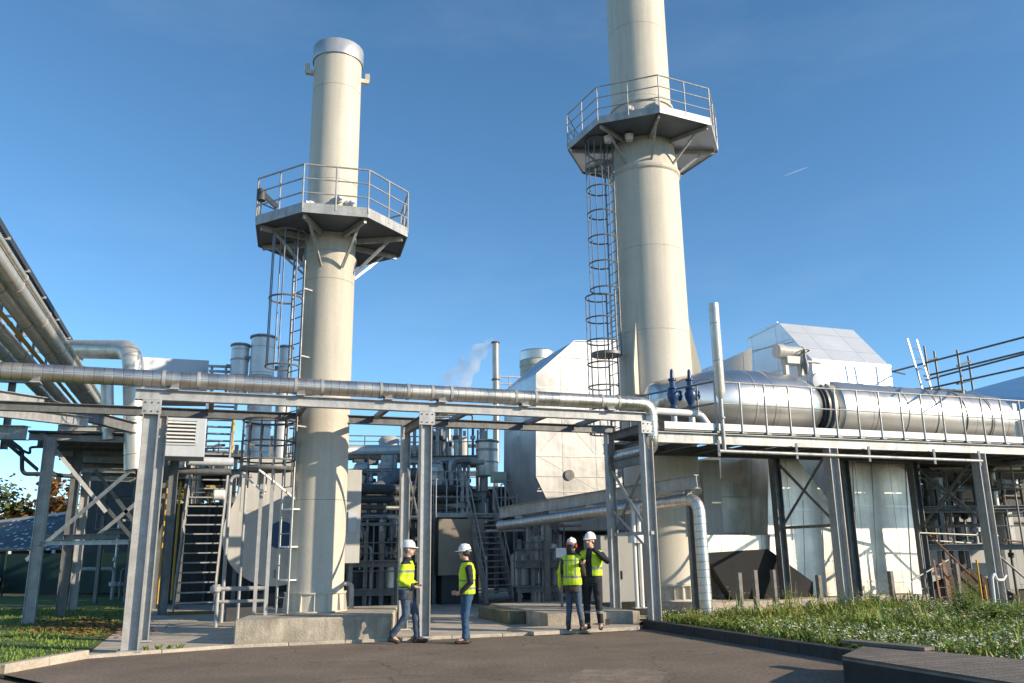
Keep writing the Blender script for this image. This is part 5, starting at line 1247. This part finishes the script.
# ================================================================= people
SKIN = mat('skin', (.55, .33, .24), .5, 0, .08, 12)
HIVIS = mat('hi vis yellow cloth', (.52, .72, .02), .65, 0, .10, 7, bump=.010, bscale=16)
BAND = mat('grey reflective band', (.25, .26, .22), .4, .1, .1, 8)
NAVY = mat('navy cloth', (.012, .014, .022), .8, 0, .3, 7, bump=.010, bscale=15)
CHAR = mat('charcoal cloth', (.045, .045, .05), .8, 0, .3, 7, bump=.010, bscale=15)
BROWNC = mat('brown coat cloth', (.055, .043, .036), .85, 0, .3, 7, bump=.010, bscale=15)
JEANS = mat('blue denim', (.025, .075, .15), .8, 0, .3, 6, bump=.010, bscale=14)
JEANG = mat('faded denim', (.055, .085, .13), .8, 0, .3, 6, bump=.010, bscale=14)
BOOT = mat('brown leather', (.045, .03, .022), .6, 0, .3, 10)
HELM = mat('white helmet shell', (.80, .80, .78), .3, 0, .04, 4)
REDP = mat('red ear cup', (.50, .02, .02), .4, 0, .1, 6)
EYEM = mat('dark eye', (.01, .01, .01), .2)
LIPM = mat('lips', (.38, .16, .13), .5)
HAIRD = mat('dark hair', (.03, .02, .014), .6, 0, .3, 30)
HAIRG = mat('grey hair', (.24, .22, .20), .6, 0, .3, 30)
PAPER = mat('white paper', (.8, .8, .78), .7)
def remeshed(mb, voxel, it=4):
    me = mb.mesh('tmp'); o = bpy.data.objects.new('tmp', me); COL.objects.link(o)
    r = o.modifiers.new('r', 'REMESH'); r.mode = 'VOXEL'; r.voxel_size = voxel; r.use_smooth_shade = True
    s = o.modifiers.new('s', 'SMOOTH'); s.factor = .5; s.iterations = it
    bpy.context.view_layer.update()
    dg = bpy.context.evaluated_depsgraph_get()
    out = bpy.data.meshes.new_from_object(o.evaluated_get(dg))
    bpy.data.objects.remove(o); bpy.data.meshes.remove(me)
    return out
class Fig:
    def __init__(s, name, label, cat, foot, face, k, group=None):
        s.t = thing(name, label, cat, foot, group); s.o = Vector(foot)
        s.f = Vector((face[0], face[1], 0)).normalized(); s.r = s.f.cross(Z); s.k = k
    def w(s, p): return s.o + (s.r * p[0] + s.f * p[1] + Z * p[2]) * s.k
    def rings(s, mb, rg, n=18):
        """elliptical sections: (x, y, z, rx, ry)"""
        b = len(mb.v)
        for (x, y, z, rx, ry) in rg:
            for j in range(n):
                a = 2 * math.pi * j / n; ca, sa_ = math.cos(a), math.sin(a)
                e = .8
                mb.v.append(s.w((x + rx * math.copysign(abs(ca) ** e, ca), y + ry * math.copysign(abs(sa_) ** e, sa_), z)))
        for i in range(len(rg) - 1):
            for j in range(n):
                mb.face((b + i * n + j, b + (i + 1) * n + j, b + (i + 1) * n + (j + 1) % n, b + i * n + (j + 1) % n))
        mb.face([b + j for j in range(n)]); mb.face([b + (len(rg) - 1) * n + j for j in range(n)])
    def limb(s, mb, pts, rad, n=14):
        P_ = [s.w(p) for p in pts]; d0 = (P_[0] - P_[1]).normalized() * rad[0] * s.k; d1 = (P_[-1] - P_[-2]).normalized() * rad[-1] * s.k
        pp = [P_[0] + d0 * .8, P_[0] + d0 * .4] + P_ + [P_[-1] + d1 * .4, P_[-1] + d1 * .8]
        # rounded joints
        rr = [rad[0] * .45, rad[0] * .85] + list(rad) + [rad[-1] * .85, rad[-1] * .45]
        mb.tube(pp, [r * s.k for r in rr], n)
    def finish(s, mb, name, mt, voxel=.011, it=3, zones=(), parent=None):
        me = remeshed(mb, voxel, it)
        from mathutils import noise as NZ
        amp = 0 if name in ('body', 'hair') else (.004 if name == 'boot' else .0105)
        nn = [v.normal.copy() for v in me.vertices]; sd0 = Vector((s.o.x * 3.1, s.o.y * 1.7, len(name)))
        for v, q in zip(me.vertices, nn):
            c_ = v.co - s.o
            if amp:
                d = NZ.noise(Vector((c_.x * 7, c_.y * 7, c_.z * 17)) + sd0) * .7 + NZ.noise(Vector((c_.x * 19, c_.y * 19, c_.z * 9)) + sd0) * .45
                c_ = c_ + q * (amp * d)
            v.co = c_
        o = bpy.data.objects.new(name, me); COL.objects.link(o); o.parent = parent or s.t
        me.materials.clear(); me.materials.append(mt)
        idx = {}
        for (test, m_) in zones:
            if m_.name not in idx: me.materials.append(m_); idx[m_.name] = len(me.materials) - 1
        if zones:
            for p in me.polygons:
                c_ = p.center / s.k; lx, ly, lz = c_.dot(s.r), c_.dot(s.f), c_.z
                for (test, m_) in zones:
                    if test(lx, ly, lz): p.material_index = idx[m_.name]
        me.polygons.foreach_set('use_smooth', [True] * len(me.polygons))
        return o
def mid(a, b, f): return tuple(a[i] + (b[i] - a[i]) * f for i in range(3))
def person(label, foot, face, k, arms, legs, head, look, top, bottom, boots, lean=0., female=False, hair=HAIRD, helmet_extra=None, vest=None, zones_top=(), zones_vest=(), zones_bottom=(), coat_z=.86):
    F = Fig('person', label, 'person', foot, face, k)
    sw = .175 if female else .20
    hipw = .09
    def arm_pts(a): return a
    # ---- body, one continuous mesh
    mb = MB()
    F.rings(mb, [(0, 0, .86, .14, .10), (0, 0, .95, .155, .105), (0, lean * .3, 1.08, .13, .09), (0, lean * .6, 1.25, .155, .11), (0, lean, 1.38, .165, .105), (0, lean, 1.45, .11, .075), (0, lean, 1.49, .06, .055)])
    hx, hy, hz = head; lk = Vector((look[0], look[1], 0)).normalized()
    F.limb(mb, [(0, lean - .01, 1.42), (hx * .7, lean * .5 + hy * .5, 1.53), (hx, hy - .01, 1.60)], (.062, .056, .055))
    # head: skull, jaw, nose, ears in the looking direction
    R_ = F.r * lk.x * 0 + Vector((lk.y, -lk.x, 0))          # local right of the look
    def hp(rx, fy, z): return (hx + R_.x * rx + lk.x * fy, hy + R_.y * rx + lk.y * fy, hz + z)
    def blob(c_, ax, ay, az):
        b = len(mb.v); n, m_ = 14, 9
        for i in range(m_ + 1):
            ph = math.pi * i / m_
            for j in range(n):
                a = 2 * math.pi * j / n
                q = hp(c_[0] + ax * math.sin(ph) * math.cos(a), c_[1] + ay * math.sin(ph) * math.sin(a), c_[2] + az * math.cos(ph)); mb.v.append(F.w(q))
        for i in range(m_):
            for j in range(n): mb.face((b + i * n + j, b + (i + 1) * n + j, b + (i + 1) * n + (j + 1) % n, b + i * n + (j + 1) % n))
    blob((0, -.01, .025), .076, .096, .098); blob((0, .02, -.055), .058, .070, .065); blob((0, .055, -.095), .03, .03, .024)
    blob((0, .098, -.018), .014, .022, .026); blob((0, .09, .018), .045, .012, .012)
    for sg in (-1, 1): blob((sg * .078, -.005, -.012), .011, .022, .034)
    for (sh, el, wr, hand) in arms:
        F.limb(mb, [sh, mid(sh, el, .5), el, mid(el, wr, .45), wr], (.05, .047, .040, .037, .027))
        d = Vector(hand) - Vector(wr); 
        if d.length < 1e-3: d = Vector((0, 0, -1))
        d.normalize(); ref = Vector((0, 1, 0)) if abs(d.y) < .8 else Vector((1, 0, 0)); sd_ = d.cross(ref).normalized(); up_ = sd_.cross(d)
        wv = Vector(wr)
        sgn = 1 if sh[0] > 0 else -1
        # palm across 'ref', fingers curled towards the body
        F.limb(mb, [tuple(wv + d * .02), tuple(wv + d * .055), tuple(wv + d * .085)], (.026, .032, .030))
        for q in range(4):
            off = up_ * ((q - 1.5) * .019); ln = (.062, .072, .068, .052)[q]
            b0 = wv + d * .085 + off; b1 = b0 + d * ln * .55; b2 = b1 + (d * .5 - sd_ * sgn * .75).normalized() * ln * .5
            F.limb(mb, [tuple(b0), tuple(b1), tuple(b2)], (.010, .0095, .0085), 8)
        th = wv + d * .035 + up_ * .03
        F.limb(mb, [tuple(th), tuple(th + up_ * .022 + d * .03), tuple(th + up_ * .026 + d * .062)], (.012, .011, .009), 8)
    for (hp_, kn, an, toe) in legs:
        F.limb(mb, [hp_, mid(hp_, kn, .5), kn, mid(kn, an, .35), an], (.085, .075, .055, .055, .04))
        F.limb(mb, [an, mid(an, toe, .5), toe], (.04, .038, .03))
    F.finish(mb, 'body', SKIN, .009, 2)
    # eyes, mouth
    for sg in (-1, 1):
        MB().lathe(F.w(hp(sg * .031, .085, .004)), [(-.008 * k, 0), (-.005 * k, .009 * k), (.004 * k, .008 * k), (.007 * k, 0)], (F.r * lk.x + F.f * lk.y), 10).build('eye', EYEM, F.t)
    m0, m1 = F.w(hp(-.022, .0935, -.062)), F.w(hp(.022, .0935, -.062))
    MB().tube([m0, m0.lerp(m1, .5) + (F.r * lk.x + F.f * lk.y) * .006 * k, m1], [.003 * k, .006 * k, .003 * k], 8).build('mouth', LIPM, F.t)
    # hair below the helmet
    mb = MB(); blob((0, -.03, .0), .083, .085, .085)
    if female: blob((0, -.085, -.07), .05, .035, .08)
    F.finish(mb, 'hair', hair, .009, 2)
    # helmet
    lw = (F.r * lk.x + F.f * lk.y); hc = F.w(hp(0, -.005, .05))
    mb = MB(); hb = len(mb.v); n = 28
    for (z, r) in ((-.012, 1.0), (.0, 1.02), (.03, 1.0), (.065, .92), (.09, .76), (.108, .5), (.116, .2), (.117, .0)):
        for j in range(n):
            a = 2 * math.pi * j / n
            q = hp(.098 * r * math.cos(a), -.005 + .122 * r * math.sin(a), .05 + z); mb.v.append(F.w(q))
    for i in range(7):
        for j in range(n): mb.face((hb + i * n + j, hb + (i + 1) * n + j, hb + (i + 1) * n + (j + 1) % n, hb + i * n + (j + 1) % n))
    hb = len(mb.v)
    for r0, z in ((.96, .038), (1.0, .035), (1.0, .043), (.96, .048)):
        for j in range(n):
            a = 2 * math.pi * j / n; peak = max(0, math.sin(a)) ** 2 * .055 if r0 == 1.0 else 0
            q = hp((.098 * r0 + (.012 if r0 == 1.0 else 0)) * math.cos(a), -.005 + (.122 * r0 + (.012 if r0 == 1.0 else 0) + peak) * math.sin(a), z - peak * .25); mb.v.append(F.w(q))
    for i in range(3):
        for j in range(n): mb.face((hb + i * n + j, hb + (i + 1) * n + j, hb + (i + 1) * n + (j + 1) % n, hb + i * n + (j + 1) % n))
    he = mb.build('helmet', HELM, F.t)
    rb = F.w(hp(0, -.1, .155)); MB().tube([F.w(hp(0, -.10, .15)), F.w(hp(0, -.02, .172)), F.w(hp(0, .07, .158))], .009 * k, 8).build('helmet_ridge', HELM, he)
    if helmet_extra:
        for sg in (-1, 1):
            MB().lathe(F.w(hp(sg * .078, -.01, -.005)), [(0, .02 * k), (.005 * k, .042 * k), (.03 * k, .04 * k), (.04 * k, .025 * k)], (F.r * lk.y - F.f * lk.x) * sg, 16).build('ear_cup', helmet_extra, he)
        MB().tube([F.w(hp(-.1, -.02, .0)), F.w(hp(-.112, -.05, .05)), F.w(hp(-.06, -.125, .06)), F.w(hp(.06, -.125, .06)), F.w(hp(.112, -.05, .05)), F.w(hp(.1, -.02, .0))], .012 * k, 8).build('ear_band', helmet_extra, he)
    # trousers
    mb = MB()
    F.rings(mb, [(0, 0, .80, .155, .112), (0, 0, .90, .172, .122), (0, 0, 1.0, .165, .115), (0, lean * .2, 1.05, .15, .105)])
    for (hp_, kn, an, toe) in legs:
        sh_ = (an[0], an[1], an[2] + .02)
        w_ = .92 if female else 1.0
        F.limb(mb, [hp_, mid(hp_, kn, .35), mid(hp_, kn, .8), kn, mid(kn, sh_, .35), mid(kn, sh_, .8), sh_], tuple(x * w_ for x in (.105, .097, .078, .072, .068, .060, .062)))
    F.finish(mb, 'trousers', bottom, .011, 2, zones_bottom)
    # boots
    for (hp_, kn, an, toe) in legs:
        mb = MB(); a = Vector(an); b = Vector(toe); d = Vector((b.x - a.x, b.y - a.y, 0)).normalized()
        F.limb(mb, [(an[0], an[1], an[2] + .07), (an[0], an[1], an[2])], (.055, .052))
        heel = a - d * .055; heel.z = max(.035, a.z - .055); tp_ = Vector((b.x, b.y, max(.035, b.z)))
        F.limb(mb, [tuple(heel), tuple(heel.lerp(tp_, .45) + Vector((0, 0, .012))), tuple(heel.lerp(tp_, .85)), tuple(tp_)], (.040, .047, .043, .032))
        F.finish(mb, 'boot', boots, .010, 2)
    # jacket / shirt with sleeves
    mb = MB()
    b_ = 1.0 if not female else .9
    F.rings(mb, [(0, 0, coat_z, .19 * b_, .135), (0, 0, 1.0, .185 * b_, .135), (0, lean * .4, 1.12, .18 * b_, .13), (0, lean * .7, 1.28, .192 * b_, .138), (0, lean, 1.38, .195 * b_, .125), (0, lean, 1.44, .15 * b_, .098), (0, lean, 1.49, .085, .075), (0, lean + .005, 1.525, .075, .07)])
    for (sh, el, wr, hand) in arms:
        F.limb(mb, [sh, mid(sh, el, .5), el, mid(el, wr, .5), wr], (.075, .068, .06, .052, .044))
    F.finish(mb, 'jacket', top, .011, 2, zones_top)
    if vest:
        mb = MB()
        F.rings(mb, [(0, 0, vest, .215 * b_, .158), (0, 0, 1.0, .21 * b_, .155), (0, lean * .4, 1.12, .205 * b_, .15), (0, lean * .7, 1.28, .212 * b_, .156), (0, lean, 1.38, .212 * b_, .142), (0, lean, 1.445, .17 * b_, .112), (0, lean, 1.485, .1, .088)])
        for (sh, el, wr, hand) in arms: F.limb(mb, [mid(sh, (0, lean, 1.42), .3), sh], (.09, .078))
        F.finish(mb, 'safety_vest', HIVIS, .011, 2, zones_vest)
    return F
def zb(lo, hi): return lambda x, y, z: lo < z < hi
# man walking, left
def footp(px, py, z=0.0): return G(px, py, z)
def kf(px, top, foot, nominal=1.815): return min(1.09, max(.9, (P(px, top, foot.y).z - foot.z) / nominal))
f1 = footp(405, 643.5)
person('striding person in yellow and charcoal hi-vis jacket, white helmet and faded jeans', f1, (1, -.05), kf(409, 541, f1),
       arms=[((.185, .0, 1.40), (.235, -.07, 1.13), (.17, .15, 1.0), (.10, .25, .98)), ((-.185, .0, 1.40), (-.23, -.02, 1.13), (-.14, .18, 1.02), (-.05, .25, 1.0))],
       legs=[((.09, 0, .92), (.10, .03, .50), (.10, -.22, .13), (.10, -.10, .04)), ((-.09, 0, .92), (-.09, .17, .50), (-.09, .20, .09), (-.09, .38, .04))],
       head=(0, .045, 1.665), look=(.0, 1), top=HIVIS, bottom=JEANG, boots=BOOT, lean=.015, hair=HAIRG, coat_z=.76,
       zones_top=[(lambda x, y, z: z < 1.0 and abs(x) < .6 and not (abs(x) > .19 and z > .9), CHAR), (zb(.955, .985), BAND), (zb(1.25, 1.29), BAND), (zb(1.455, 1.6), NAVY), (lambda x, y, z: z > 1.40 and abs(x) > .1, NAVY), (lambda x, y, z: y > .13 and z < 1.06, NAVY)])
f2 = footp(467, 643.5)
person('person facing left in a yellow vest over black sleeves, white helmet and blue jeans', f2, (-1, -.22), kf(465, 545, f2),
       arms=[((.19, .0, 1.40), (.25, -.02, 1.12), (.20, .16, .95), (.16, .24, .90)), ((-.19, .0, 1.40), (-.25, -.03, 1.12), (-.20, .14, .95), (-.15, .22, .90))],
       legs=[((.09, 0, .92), (.095, .035, .50), (.10, -.02, .09), (.12, .16, .04)), ((-.09, 0, .92), (-.095, .05, .50), (-.10, .05, .09), (-.11, .23, .04))],
       head=(0, .05, 1.665), look=(.15, 1), top=NAVY, bottom=JEANS, boots=BOOT, lean=.0, vest=.90, coat_z=.92, hair=HAIRD, helmet_extra=BLACK,
       zones_vest=[(zb(1.135, 1.175), BAND), (zb(.99, 1.035), BAND)])
FZ = .10
stp = [UV(sof(528, 634), -.42), UV(S3 - .1, -.55), UV(S3 - .1, .42), UV(sof(528, 634), .74)]
sheet('raised_pavement', [G(534, 636, .0), G(640, 630.5, .0), UV(S3 - .16, .41), UV(sof(548, 618, .7), .74), UV(sof(548, 618, .7) - .9, .74)], FZ - .02, CONC, thick=.07)
f3 = footp(574, 630, FZ - .02)
person('person with red ear muffs seen from behind, yellow vest over brown coat', f3, (.32, .95), kf(570, 539, f3, 1.80),
       arms=[((-.165, .0, 1.38), (-.26, -.02, 1.12), (-.29, .06, .86), (-.29, .10, .78)), ((.165, .0, 1.38), (.235, .02, 1.12), (.16, .2, 1.02), (.08, .27, 1.03))],
       legs=[((-.085, 0, .90), (-.09, .03, .49), (-.10, -.05, .09), (-.13, .12, .04)), ((.085, 0, .90), (.12, -.01, .49), (.20, -.10, .10), (.23, .06, .04))],
       head=(.0, .03, 1.66), look=(.12, 1), top=BROWNC, bottom=JEANG, boots=BOOT, lean=.02, female=True, hair=HAIRD, helmet_extra=REDP, vest=.88, coat_z=.74,
       zones_vest=[(zb(1.02, 1.065), BAND), (zb(1.36, 1.385), BAND), (lambda x, y, z: .085 < abs(x) < .115 and z > 1.04, BAND)],
       zones_top=[(lambda x, y, z: x < -.2 and y < .2 and .99 < z < 1.03, BAND), (lambda x, y, z: x < -.235 , HIVIS)])
f4 = footp(594, 629.5, FZ - .02)
F4 = person('person in dark navy workwear and open yellow vest raising an arm to the face', f4, (-.45, -.9), kf(592, 533, f4),
       arms=[((-.195, .0, 1.40), (-.36, .08, 1.27), (-.13, .20, 1.50), (-.06, .19, 1.58)), ((.195, .0, 1.40), (.27, .06, 1.15), (.12, .26, 1.22), (.04, .31, 1.26))],
       legs=[((.10, 0, .92), (.12, .03, .50), (.13, .0, .09), (.17, .17, .04)), ((-.10, 0, .92), (-.12, .03, .50), (-.14, -.02, .09), (-.19, .14, .04))],
       head=(0, .04, 1.665), look=(.35, 1), top=NAVY, bottom=NAVY, boots=BLACK, lean=.01, vest=1.0, coat_z=.86, hair=HAIRD,
       zones_vest=[(zb(1.12, 1.165), BAND), (lambda x, y, z: y > .05 and abs(x) < .065, NAVY)], zones_bottom=[(zb(.30, .35), BAND), (zb(.10, .12), BAND)])
